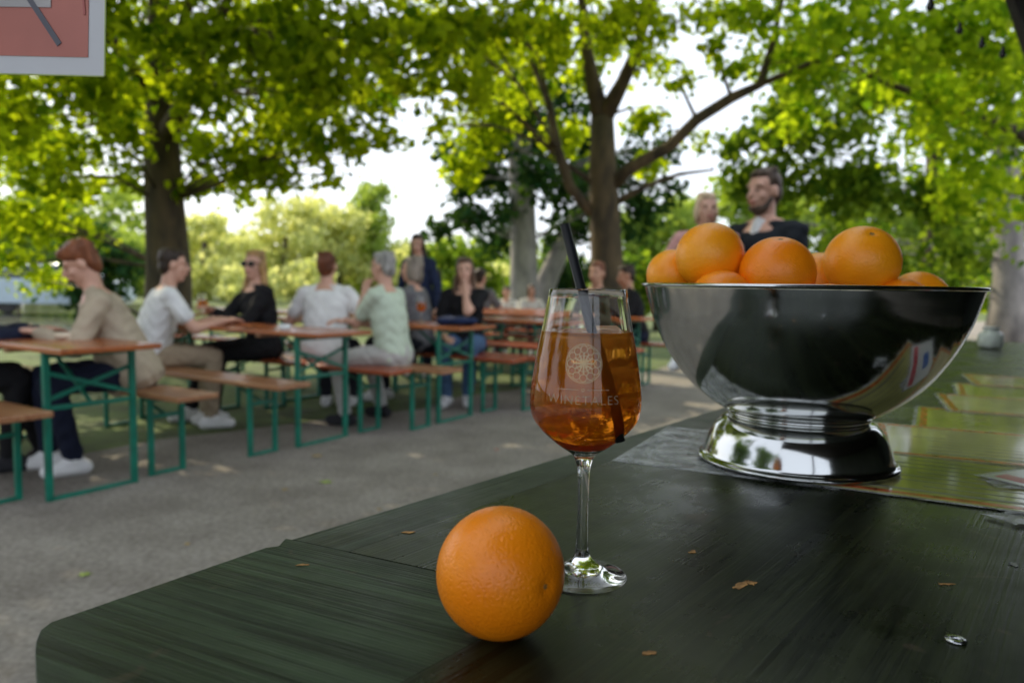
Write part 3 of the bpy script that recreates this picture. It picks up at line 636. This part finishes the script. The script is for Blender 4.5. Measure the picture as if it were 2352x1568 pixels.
def menu(cx,cy,L_,W_,rot,label,pm,red=True,z=0,lines=True,extra=False):
    an=math.atan2(ND.y,ND.x)+rot;R_=empty('menu_sheet',(cx,cy,CZ+.0006+z),an,label,'menu','laminated menus lying along the counter')
    m=MB();m.box((0,0,.0002),(L_,W_,.0004));m.build('sheet',pm,R_)
    d=.010
    if red:
        for (x,y,sx,sy) in((0,W_/2-d,L_-.012,.010),(0,-W_/2+d,L_-.012,.010),(L_/2-d,0,.010,W_-.034),(-L_/2+d,0,.010,W_-.034)):
            bm_=MB();bm_.box((x,y,.0006),(sx,sy,.0003));bm_.build('border_print',redp,R_)
    if lines:
        for k in range(9):
            x=-L_/2+.03+k*(L_-.06)/8;ln=W_*random.uniform(.35,.7);tm=MB();tm.box((x,random.uniform(-.01,.01),.0006),(.0025 if k else .007,ln,.0003));tm.build('printed_line',ink,R_)
    if extra:
        tm=MB();tm.box((0,W_*.33,.0006),(L_*.9,.022,.0003));tm.build('stripe_print',pnk,R_)
        tm=MB();tm.box((0,-W_*.15,.0006),(L_*.4,.035,.0003));tm.build('block_print',blu,R_)
    m=MB();m.box((0,0,-.0001),(L_+.012,W_+.012,.0002));m.build('sleeve',film,R_)
    return R_
c_=V((.138,.921))+NE*.125+ND*.12;menu(c_.x,c_.y,.25,.25,0,'clear wrinkled laminated sheet partly under the left of the bowl foot',film,False,lines=False)
c0=V((.365,.812))+NE*.135+ND*.11
mm_=[(gpaper,'yellow green laminated menu with orange red border right of the bowl foot',-.02),(paper,'laminated menu with orange border second from the bowl foot',.05),(gpaper,'laminated menu third along the counter behind the bowl',-.04),(paper,'laminated menu fourth along the counter behind the bowl',.05),(gpaper,'laminated menu fifth along the counter near the jar',-.03),(paper,'laminated menu farthest along the counter',.04)]
for k,(pm,lb,rt) in enumerate(mm_):
    c=c0+V((.60,.80))*k*.232+b2*(.02*k if k<3 else .05);menu(c.x,c.y,.245,.32,rt,lb,pm,True,.0012 if k==0 else (.0016*(k%2)))
menu(.645,.80,.17,.13,.9,'white leaflet with red stripe lying on the menus at the right edge',wht,False,extra=True,lines=False,z=.0040)
for i,(px,py,an) in enumerate([(2330,1195,.3),(2318,1120,-.2)]):
    p=at_z(px,py,CZ);m=MB();n=22
    top=[(.022*math.cos(2*math.pi*k/n)*(1+random.uniform(-.12,.12)),.016*(1 if math.sin(2*math.pi*k/n)>0 else -1)*(1+random.uniform(-.12,.12))) for k in range(n)]
    m.prism(top,0,.0004)
    o=m.build('tape_strip',film,None,loc=(p.x,p.y,CZ+.0030+.0007*i));o.rotation_euler=(0,0,an);tag(o,['lower strip of clear tape at the right edge of the counter','upper strip of clear tape at the right edge of the counter'][i],'tape')
p=at_z(2274,800,CZ);J=empty('glass_jar',(p.x,p.y,CZ+.0030),0,'small pale glass jar standing far down the counter','jar');J.scale=(.8,.8,.85)
m=MB();m.lathe(smoothprof([(.001,0),(.04,0),(.052,.01),(.055,.04),(.05,.062),(.034,.075),(.034,.088)],3),32);m.build('glass',mat('milky_pale_glass',(.55,.60,.52),.12,var=.2,scale=30),J,True)
m=MB();m.lathe([(.034,.086),(.037,.086),(.037,.094),(.001,.094)],32);m.build('lid',mat('pale_lid',(.65,.66,.62),.3),J,True)
# ---------------------------------------------------------------- hanging sign
sp_=at_y(240,175,.78);SW,SH=.215,.30
SG=empty('hanging_sign',(sp_.x,sp_.y,sp_.z),0,'white bordered pink poster in a clear sleeve hanging at the top left','sign')
SG.rotation_euler=(0,math.radians(2.6),math.radians(-8))
m=MB();m.box((-SW/2,0,SH/2),(SW,.0012,SH));m.build('sleeve',mat('white_card',(.55,.56,.60),.25,var=.05),SG,bevel=.0004)
pk=mat('pink_print',(.45,.15,.12),.35,var=.12,scale=9)
m=MB();m.box((-SW/2-.0015,-.0010,SH/2+.001),(SW-.033,.0006,SH-.034));m.build('printed_picture',pk,SG)
m=MB();m.bar((-.050,-.0019,.030),(-.115,-.0019,.115),.0006,.006);m.build('straw_print',mat('slate_print',(.10,.10,.13),.4),SG)
m=MB();m.bar((-.022,-.0019,.06),(-.028,-.0019,.13),.0005,.0025);m.build('thin_line_print',mat('rose_print',(.38,.10,.09),.4),SG)
m=MB();m.box((-.115,-.0019,.078),(.11,.0005,.022));m.build('caption_panel',mat('grey_panel',(.42,.40,.41),.4),SG)
yg=mat('yellow_green_edge',(.35,.42,.12),.3)
m=MB();m.bar((.0008,-.001,0),(.0008,-.001,SH),.001,.0014);m.build('sleeve_edge',yg,SG)
m=MB();m.bar((-SW,-.001,-.0008),(0,-.001,-.0008),.0014,.001);m.build('sleeve_edge',yg,SG)
for x in(-.05,-.17):
    m=MB();m.tube([(x,0,SH),(x,0,2.24-sp_.z)],[.001,.001],6);m.build('cord',BLK,SG)
q1=V(to(-.55,.25));m=MB();m.bar((sp_.x-.3,sp_.y+.03,2.27),(q1.x+.25,q1.y+.1,2.27),.05,.05);m.build('outrigger_beam',dk,ST)
# ---------------------------------------------------------------- ground
def sheet(name,poly,z,m,kind='structure'):
    b=MB();b.add([(x,y,z) for x,y in poly],[tuple(range(len(poly)))]);o=b.build(name,m,fixn=False);tag(o,kind=kind);return o
grass=mat('grass_ground',(.10,.15,.03),.95,scale=3,col2=(.06,.075,.025),bump=.8,bscale=40)
sheet('ground',[(-300,-60),(300,-60),(300,400),(-300,400)],0,grass)
def pathmat():
    m,nt,b,out=newmat('gravel_path');N=nt.nodes;L=nt.links
    tc=N.new('ShaderNodeTexCoord');n1=N.new('ShaderNodeTexNoise');n1.inputs['Scale'].default_value=2.2;n1.inputs['Detail'].default_value=8;n1.inputs['Roughness'].default_value=.6
    n2=N.new('ShaderNodeTexNoise');n2.inputs['Scale'].default_value=45;n2.inputs['Detail'].default_value=5
    for x in(n1,n2):L.new(tc.outputs['Object'],x.inputs['Vector'])
    cr=N.new('ShaderNodeValToRGB');cr.color_ramp.elements[0].position=.3;cr.color_ramp.elements[1].position=.7;cr.color_ramp.elements[0].color=(.165,.145,.122,1);cr.color_ramp.elements[1].color=(.285,.262,.228,1);L.new(n1.outputs['Fac'],cr.inputs['Fac'])
    c2=N.new('ShaderNodeValToRGB');c2.color_ramp.elements[0].position=.32;c2.color_ramp.elements[1].position=.66;c2.color_ramp.elements[0].color=(.70,.68,.65,1);c2.color_ramp.elements[1].color=(1.15,1.15,1.15,1);L.new(n2.outputs['Fac'],c2.inputs['Fac'])
    mx=N.new('ShaderNodeMix');mx.data_type='RGBA';mx.blend_type='MULTIPLY';mx.inputs['Factor'].default_value=1;L.new(cr.outputs[0],mx.inputs[6]);L.new(c2.outputs[0],mx.inputs[7]);L.new(mx.outputs[2],b.inputs['Base Color'])
    b.inputs['Roughness'].default_value=.95;bp=N.new('ShaderNodeBump');bp.inputs['Strength'].default_value=.4;bp.inputs['Distance'].default_value=.007;L.new(n2.outputs['Fac'],bp.inputs['Height']);L.new(bp.outputs[0],b.inputs['Normal']);return m
edge=[]
for k in range(-6,30):
    q=V((-2.75,4.35))+V((.66,.75)).normalized()*k*.7+V((-.75,.66))*(.12*math.sin(k*1.3)+.08*math.sin(k*2.9));edge.append((q.x,q.y))
edge2=[(-13,-6)]+edge+[(14,26),(60,34),(60,-8)]
sheet('path',edge2[::-1],.004,pathmat())
wm,nt,b_,_=newmat('pond_water');b_.inputs['Base Color'].default_value=(.16,.17,.12,1);b_.inputs['Roughness'].default_value=.08
nz=nt.nodes.new('ShaderNodeTexNoise');nz.inputs['Scale'].default_value=1.5;bp=nt.nodes.new('ShaderNodeBump');bp.inputs['Strength'].default_value=.2;nt.links.new(nz.outputs['Fac'],bp.inputs['Height']);nt.links.new(bp.outputs[0],b_.inputs['Normal'])
sheet('pond',[(-40,16),(-20,14.5),(-9,13.6),(-2,14.6),(2.5,18),(4,24),(1,29),(-15,31),(-40,32)],.004,wm)
lm=[mat('fallen_leaf_green',(.25,.32,.06),.6),mat('fallen_leaf_tan',(.33,.24,.10),.6),mat('fallen_leaf_red',(.4,.07,.03),.6)]
gp=[(748,1107,.085,0,'bright green fallen leaf on the path left of the glass'),(728,1047,.09,1,'tan fallen leaf on the path below the second table'),(195,1320,.055,0,'green fallen leaf near the left corner of the counter'),(1140,1033,.035,2,'tiny red leaf on the path left of the glass'),(655,1125,.04,1,'tan speck of leaf beside the bright green leaf'),(40,1125,.05,2,'reddish leaf on the path at the left edge'),(1000,1090,.03,1,'small tan leaf on the path midway to the glass'),(870,1170,.03,1,'small tan leaf just beyond the counter edge'),(430,1250,.035,1,'small tan leaf on the path near the counter corner')]
for px,py,s,mi,lb in gp:
    p=at_z(px,py,.004);m=MB();n=12
    vs=[(0,0,.006)]+[(s*.5*math.cos(2*math.pi*k/n)*(1 if k%2 else .6),s*.42*math.sin(2*math.pi*k/n)*(1 if k%2 else .6),.004*random.random()) for k in range(n)]
    m.add(vs,[(0,1+k,1+(k+1)%n) for k in range(n)]);o=m.build('fallen_leaf',lm[mi],None,loc=(p.x,p.y,.006));tag(o,lb,'leaf','fallen leaves on the path')
# ---------------------------------------------------------------- trees
bark=mat('brown_bark',(.075,.055,.038),.9,scale=9,col2=(.028,.021,.015),stretch=(1,1,.3),bump=1,bscale=22)
bark2=mat('pale_bark',(.36,.33,.31),.85,scale=5,col2=(.16,.15,.15),stretch=(1,1,.4),bump=.8,bscale=12)
bark3=mat('mossy_bark',(.12,.085,.045),.9,scale=6,col2=(.030,.024,.017),stretch=(1,1,.4),bump=1,bscale=20)
def leaves(name,clumps,size,mt,parent,cov=1.0,sub=8,kind=None,flat=.8):
    P=[];
    for (c,r,cv) in clumps:
        n=int(cov*cv*math.pi*r*r/(.175*size*size))+8
        sc=rng.normal(size=(sub,3));sc/=np.linalg.norm(sc,axis=1)[:,None];sc*=(rng.random((sub,1))**.5)*r*.85;sc[:,2]*=flat
        idx=rng.integers(0,sub,n);q=sc[idx]+rng.normal(size=(n,3))*r*.28*np.array([1,1,flat]);P.append(q+np.array(c))
    P=np.concatenate(P);n=len(P)
    d=rng.normal(size=(n,3));d[:,2]-=.5;d/=np.linalg.norm(d,axis=1)[:,None]
    nn=rng.normal(size=(n,3));nn[:,2]+=.9;x=np.cross(d,nn);x/=np.linalg.norm(x,axis=1)[:,None]+1e-9
    s=size*rng.uniform(.65,1.3,(n,1))
    up=np.cross(x,d)
    vs=np.stack([P-d*s*.5,P+x*s*.40-d*s*.08+up*s*.08,P+d*s*.55,P-x*s*.40-d*s*.08+up*s*.08],1).reshape(-1,3)
    me=bpy.data.meshes.new(name);me.vertices.add(4*n);me.vertices.foreach_set('co',vs.ravel().astype(np.float32))
    me.loops.add(4*n);me.loops.foreach_set('vertex_index',np.arange(4*n,dtype=np.int32));me.polygons.add(n);me.polygons.foreach_set('loop_start',np.arange(0,4*n,4,dtype=np.int32))
    me.update(calc_edges=True);me.materials.append(mt);o=bpy.data.objects.new(name,me);COL.objects.link(o)
    if parent:o.parent=parent
    return o
def cl(lst):
    r=[]
    for e_ in lst:
        px,py,Y,rp=e_[:4];r.append((tuple(at_y(px,py,Y)),rp/F*Y,e_[4] if len(e_)>4 else 1.0))
    return r
def tree(label,trunkpts,limbs,clumps,size,lmt,bmt,cov=1,group=None,name='tree',twigs=True,sub=8):
    base=V(trunkpts[0][0]);R_=empty(name,(0,0,0),0,label,'tree' if name!='bush' else 'bush',group)
    R_.location=(base.x,base.y,0)
    off=V((base.x,base.y,0));m=MB()
    tp=[V(p) for p,r in trunkpts];tr=[r for p,r in trunkpts]
    m.tube([p-off for p in tp],tr,14)
    allp=list(zip(tp[1:],tr[1:]))
    for L_ in limbs:
        m.tube([V(p)-off for p,r in L_],[r for p,r in L_],8);allp+=[(V(p),r) for p,r in L_[1:]]
    if twigs:
        for c,r,cv in clumps:
            c=V(c);best=min(allp,key=lambda q:(q[0]-c).length+max(0,(q[0].z-c.z))*.8)
            if (best[0]-c).length<7:
                mid=best[0].lerp(c,.5)+V((random.uniform(-.1,.1),random.uniform(-.1,.1),.15));r0=min(best[1]*.4,.026)
                m.tube([best[0]-off,mid-off,c-off],[r0,r0*.65,r0*.25],5)
                for k in range(2):
                    e_=c+V((random.uniform(-1,1),random.uniform(-1,1),random.uniform(-.5,.8)))*r*.8;m.tube([mid-off,(mid.lerp(e_,.6)+V((0,0,.05)))-off,e_-off],[r0*.5,r0*.3,r0*.12],4)
    m.build('trunk',bmt,R_,True)
    cc=[((c[0]-off.x,c[1]-off.y,c[2]),r,cv) for c,r,cv in clumps]
    leaves('crown',cc,size,lmt,R_,cov,sub)
    return R_
near=leafmat('leaf_near',(.035,.085,.008),(.26,.35,.020),.64,(3.3,2.8,.8))
mid=leafmat('leaf_mid',(.03,.08,.014),(.13,.21,.025),.5)
darkl=leafmat('leaf_dark',(.012,.040,.018),(.040,.085,.025),.35)
right=leafmat('leaf_right',(.06,.14,.012),(.27,.37,.030),.62,(3.1,2.7,.8))
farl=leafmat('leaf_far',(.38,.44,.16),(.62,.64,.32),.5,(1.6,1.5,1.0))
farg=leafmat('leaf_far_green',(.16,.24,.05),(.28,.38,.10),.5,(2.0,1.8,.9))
def tp(pxs,Y,dY=0):
    return [(at_y(px,py,Y),wp/2/F*Y) for px,py,wp in pxs]
def gnd(pts):
    p=pts[0][0].copy();p.z=0;return [(p,pts[0][1]*1.25)]+pts
LT=gnd(tp([(385,760,108),(388,620,96),(378,470,84),(372,330,76),(368,200,58),(365,60,46),(362,-120,36),(350,-320,24),(340,-520,12)],9))
Ll=[[(at_y(372,330,9),.13),(at_y(440,200,8.6),.09),(at_y(500,60,8),.06),(at_y(560,-100,7.5),.04)],
    [(at_y(370,250,9),.09),(at_y(290,130,8.4),.07),(at_y(200,30,7.8),.04)],
    [(at_y(368,200,9),.1),(at_y(420,60,9),.07),(at_y(480,-150,9),.04)]]
Lc=cl([(50,40,6,170),(230,20,7,130),(60,260,7,150),(200,200,7.5,120),(250,330,8,100),(120,400,8,120),(40,520,8.5,110),(25,610,9,60),
 (470,60,7,130),(480,220,7.5,110),(600,110,7,120),(620,280,8,110),(520,350,8.5,100),(740,60,6.5,120),(760,200,7,110),(730,330,8,90,.8),(880,90,6.5,110),(850,270,8,80,.8),(590,400,8.5,70,.8),(300,400,9,60,.7),(960,180,7,80),(330,80,10.5,120),(420,430,9,50,.7),(150,120,10,150),(680,180,10,130),(670,400,8.5,50,.7),(820,350,8.5,60,.6),(560,200,9.5,110),(260,200,10,100),
 (900,320,8.5,45,.6),(760,400,8.5,45,.6),(480,420,9.5,60,.7),(230,430,9.5,50,.6),(560,450,10,40,.5),(130,520,10,90,.9),(90,640,11,60,.8),(640,60,9.5,120),(820,150,9.5,110),
 (100,300,11,140),(420,300,10.5,90),(950,60,9,100),(300,250,11,90),(700,260,10.5,100),(540,80,10.5,120),(900,220,9.5,70),(640,360,10,60,.8)])
Lc+=[((-3.6,8,5.2),1.5,.9),((-1.5,7.5,5.3),1.4,1.0),((-5.5,8,5.4),1.6,.9),((-3.2,9.5,6.8),1.8,.4),((-1.2,9.5,6.5),1.5,.4),((-5.2,10,6.6),1.6,.4),((-3.4,6,4.8),1.3,1.2),
     ((-2.9,4.9,5.4),1.5,1.2),((-1.2,4.6,5.2),1.4,1.2),((-4.6,5.2,5.2),1.5,1.2),((.4,5.6,5.4),1.4,1.2),((-3.4,3.9,5.3),1.5,1.2),((-5.2,4.0,5.2),1.4,1.2),((-2.1,3.2,5.2),1.3,1.1),((-4.2,2.9,5.4),1.3,1.1),((-5.6,6.2,5.3),1.4,1.1),((-1.6,6.2,5.4),1.3,1.1)]  # unseen overhead clumps added to keep sun off counter and tables
tree('broad leaved tree with thick dark trunk behind the people at left',LT,Ll,Lc,.115,near,bark3,1.0)
MT=gnd(tp([(1400,760,84),(1396,640,76),(1390,520,70),(1385,400,64),(1383,270,52)],10))
Ml=[[(at_y(1383,275,10),.14),(at_y(1362,190,10),.10),(at_y(1345,100,10),.075),(at_y(1335,-20,10),.055),(at_y(1300,-250,10),.03)],
    [(at_y(1385,275,10),.13),(at_y(1430,190,9.8),.09),(at_y(1465,110,9.6),.07),(at_y(1495,0,9.4),.055),(at_y(1520,-200,9.2),.03)],
    [(at_y(1400,430,10),.10),(at_y(1450,385,9.8),.085),(at_y(1540,335,9.5),.075),(at_y(1600,275,9.3),.07),(at_y(1680,225,9.1),.065),(at_y(1745,195,9),.055),(at_y(1775,100,8.9),.04),(at_y(1800,-20,8.8),.03)],
    [(at_y(1745,195,9),.04),(at_y(1850,150,8.8),.03),(at_y(1960,120,8.6),.015)],
    [(at_y(1360,490,10),.075),(at_y(1310,430,10),.07),(at_y(1280,340,10),.062),(at_y(1262,240,10.1),.05),(at_y(1225,150,10.2),.035)],
    [(at_y(1370,425,10),.045),(at_y(1290,370,10.1),.035),(at_y(1180,260,10.3),.03),(at_y(1060,235,10.5),.02)],
    [(at_y(1405,470,10),.05),(at_y(1480,430,9.9),.035),(at_y(1560,400,9.8),.025),(at_y(1640,390,9.7),.015)]]
Mc=cl([(1020,60,7,120),(1060,200,8,90),(1180,60,7.5,100),(1300,60,9,100),(1130,280,10.5,100),(1230,200,11,90),(1070,370,10.5,80),(1010,290,9,40,.6),(1450,60,9,90),(1480,280,11,60),(1500,380,11,50,.8),(1570,50,9,70,.7),(1440,20,8,60),(1560,180,9.5,50,.6),(1280,330,11,70),(1640,120,9,50,.7),(1340,180,11,60),(1500,160,11,60,.7),(1650,40,10,60,.8),(1600,330,11,40,.6),(1100,120,10,100),(1240,90,10.5,100),(1400,100,11,80)])
Mc+=[((.8,9.5,5.8),1.5,.6),((2.6,9,5.6),1.3,.5),((-.4,9.5,5.8),1.4,.6),((1.2,10.5,7.2),1.8,.3),((0,7.5,4.9),1.1,1.1),((1.8,7.4,5.1),1.2,.9)]
tree('forked tree with long arching limb to the right behind the glass',MT,Ml,Mc,.12,near,bark3,1.0)
PT=gnd(tp([(1203,690,66),(1203,560,60),(1198,420,56),(1190,280,50),(1185,120,40)],16))
Pc=cl([(1120,330,15,80),(1200,260,15.5,90),(1240,400,15,70),(1180,480,16,50,.8),(1090,500,15,70),(1010,520,15,50,.7),(1300,440,16,80),(1130,420,17,70),(1290,540,17,60),(1060,430,15,50,.6),(1470,470,17,70),(1510,330,17,60,.8),(1450,380,17,60),(1540,440,17,50,.6),(1150,540,17,60),(1240,330,17,80),(1100,380,17,70),(1330,330,17,80),(1040,350,16,50,.7),(1160,180,17,90),(1300,220,17,80)])
tree('tall tree with pale grey trunk left of the glass rim',PT,[],Pc,.17,darkl,bark2,1.25)
QT=gnd(tp([(1240,690,52),(1262,630,46),(1290,570,42),(1325,500,36),(1360,420,24)],17))
tree('leaning pale trunked tree just right of the tall pale trunk',QT,[],cl([(1370,420,17,70),(1310,500,17,50,.7),(1420,520,17,60)]),.18,darkl,bark2,1.2)
R1=gnd(tp([(2318,700,80),(2316,600,68),(2312,480,60),(2310,340,52),(2305,200,40)],14))
R1c=cl([(1980,250,11,120),(1800,320,11.5,110,1.2),(1720,410,12,80,1.2),(1870,430,12,110,1.2),(2000,420,11.5,110),(2120,440,11,110),(2200,560,12,90),(2060,570,12.5,90),(1940,560,13,90),(1760,520,14,70),(1830,600,14,70),(1690,330,12,50),(2290,300,13,100),(2330,420,15,80),(1900,150,13,120),(2080,640,14,60),(2190,640,14,60)])
tree('tree with thick pale trunk at the right edge of the picture',R1,[],R1c,.16,mid,bark2,1.1)
R0=gnd(tp([(2148,700,56),(2146,600,48),(2146,480,44),(2150,300,36)],15))
tree('tree with dark ivy covered trunk left of the pale trunk at right',R0,[],cl([(2150,250,15,110),(2080,150,15,110),(2230,170,15,110)]),.18,mid,bark,1.1)
xb=V((7.2,8.6,0))
R2=[(xb,.3),(xb+V((0,0,2)),.24),(xb+V((-.2,0,4)),.2),(xb+V((-.5,0,6)),.14),(xb+V((-.8,0,8)),.06)]
R2c=cl([(1750,50,8,100,.8),(1690,160,9,55,.8),(1850,140,9,130),(1980,50,8,130),(2120,110,8,140),(2260,60,7.5,130),(2310,210,8,120),(2150,270,9,130),(2250,390,9,110),(2335,480,9.5,70,.7),(2050,200,9.5,110),(1830,270,9.5,70,.8),(2200,470,10,70)])
R2c+=[((4.5,8,5.2),1.4,.4),((6,8.5,5.6),1.6,.4),((5.4,9,7),1.9,.3),((3.4,7.5,4.9),1.1,.5)]
tree('leafy tree arching in from the right above the bowl',R2,[[(xb+V((0,0,3.2)),.14),(V((5.6,8.6,4.2)),.1),(V((4,8.4,4.6)),.05)],[(xb+V((0,0,2.4)),.12),(V((5.4,8.8,3.1)),.07),(V((4.2,9,3.6)),.03)]],R2c,.12,right,bark,1.0)
def bush(label,cs,mt,size=.2,cov=1.2,g='bushes behind the tables'):
    c=cl(cs);b=V((c[0][0][0],c[0][0][1],0));tree(label,[(b,.08),(V(c[0][0]),.04)],[],c,size,mt,bark,cov,g,name='bush')
bush('dark rounded bush behind the left trunk',[(240,590,20,85),(190,560,20,60),(300,610,20,60),(250,680,20,60),(180,660,20,60)],darkl,.24)
bush('green bush behind the standing person in dark blue',[(1010,600,20,60),(1090,590,20,60),(960,620,20,40),(1060,660,20,60),(1130,650,20,50)],mid)
bush('dark bush behind the forked tree',[(1320,620,19,70),(1270,660,19,50),(1420,640,19,70)],darkl)
bush('green bush left of the blond child',[(1510,620,18,70),(1570,660,18,60),(1480,680,18,50)],mid)
bush('leafy bush low between the bearded person and the right trunks',[(1900,650,16,80),(2000,670,16,70),(1800,660,16,70)],mid)
bush('low bright bush beside the right trunks',[(2110,670,17,60),(2210,665,17,60),(2260,680,17,40)],right)
bush('low dark shrub at the far left behind the parked car',[(40,620,26,80),(110,640,26,60),(150,600,26,50)],darkl,.3)
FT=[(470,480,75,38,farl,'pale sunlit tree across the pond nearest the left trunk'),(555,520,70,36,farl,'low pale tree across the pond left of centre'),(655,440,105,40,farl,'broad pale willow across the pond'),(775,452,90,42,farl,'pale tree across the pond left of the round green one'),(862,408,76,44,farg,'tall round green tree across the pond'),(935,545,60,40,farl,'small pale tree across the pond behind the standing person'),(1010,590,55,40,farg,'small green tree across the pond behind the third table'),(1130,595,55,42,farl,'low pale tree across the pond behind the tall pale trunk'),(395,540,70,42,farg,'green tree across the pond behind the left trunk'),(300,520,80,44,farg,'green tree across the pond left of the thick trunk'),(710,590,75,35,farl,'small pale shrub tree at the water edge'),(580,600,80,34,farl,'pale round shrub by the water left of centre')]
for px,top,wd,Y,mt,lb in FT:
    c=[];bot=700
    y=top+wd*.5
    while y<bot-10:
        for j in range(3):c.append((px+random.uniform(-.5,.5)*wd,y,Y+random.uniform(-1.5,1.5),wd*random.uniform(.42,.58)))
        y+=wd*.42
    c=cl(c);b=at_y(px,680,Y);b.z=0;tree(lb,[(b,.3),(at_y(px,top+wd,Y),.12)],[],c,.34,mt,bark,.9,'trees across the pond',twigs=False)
cw=[]
for k in range(70):
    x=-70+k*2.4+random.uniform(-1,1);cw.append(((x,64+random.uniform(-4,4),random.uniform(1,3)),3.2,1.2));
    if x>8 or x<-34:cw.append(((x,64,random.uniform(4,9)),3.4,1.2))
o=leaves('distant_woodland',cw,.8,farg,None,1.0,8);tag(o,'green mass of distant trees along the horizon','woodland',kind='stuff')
wl=leafmat('leaf_shade',(.04,.10,.014),(.1,.18,.02),.3)
for i,(x,y) in enumerate([(-9.5,-5),(-10.6,1.5)]):  # unseen trees added to give the bowl dark green reflections
    c=[]
    for k in range(14):
        a=random.random()*6.28;rr=random.random()**.5*2.2;c.append(((x+rr*math.cos(a),y+rr*math.sin(a),random.uniform(2.6,8.0)),1.5,1.0))
    tree(['tall dense tree behind the camera at left','tall dense tree outside the left edge'][i],[(V((x,y,0)),.3),(V((x,y,4)),.2),(V((x,y,7)),.08)],[],c,.36,wl,bark,.8,'tall trees along the left boundary',twigs=False)
# ---------------------------------------------------------------- parked car far left
def car(loc,rz,label):
    R_=empty('parked_car',loc,rz,label,'car');pt=mat('pale_blue_paint',(.45,.55,.65),.25,var=.05)
    side=[(-2.1,.35),(-2.15,.75),(-1.9,.95),(-1.2,1.02),(-.6,1.42),(.7,1.46),(1.5,1.05),(2.1,.95),(2.15,.45),(2.0,.3)]
    m=MB()
    rs=[]
    for y,sc in((-.85,.96),(-.78,1),(.78,1),(.85,.96)):rs.append([V((x*sc,y*(.86 if z>1.2 else 1),.3+(z-.3)*sc)) for x,z in side])
    m.rings(rs);m.build('body',pt,R_,bevel=.04)
    gm=mat('car_window_glass',(.03,.04,.05),.1,var=.1)
    for s in(-1,1):
        m=MB();y=s*.862
        m.add([(-1.05,y,1.03),(1.35,y,1.03),(.68,y*.875,1.38),(-.55,y*.875,1.36)],[(0,1,2,3)])
        m.build('window',gm,R_,fixn=False)
    for x in(-1.35,1.35):
        for s in(-1,1):
            m=MB();m.tube([(x,s*.7,.32),(x,s*.88,.32)],[.32,.32],20);w_=m.build('wheel',BLK,R_,bevel=.02);m=MB();m.tube([(x,s*.86,.32),(x,s*.895,.32)],[.18,.16],14);m.build('rim',steel,w_)
    for s in(-1,1):
        m=MB();m.ell((2.09,s*.6,.75),(.06,.16,.08));m.build('headlight',tumb,R_,True)
cp=at_z(110,722,0);car((cp.x,cp.y,.0),.2,'pale blue car parked beyond the lawn at the far left')
print('objects',len(scene.objects),'polys',sum(len(o.data.polygons) for o in scene.objects if o.type=='MESH'))
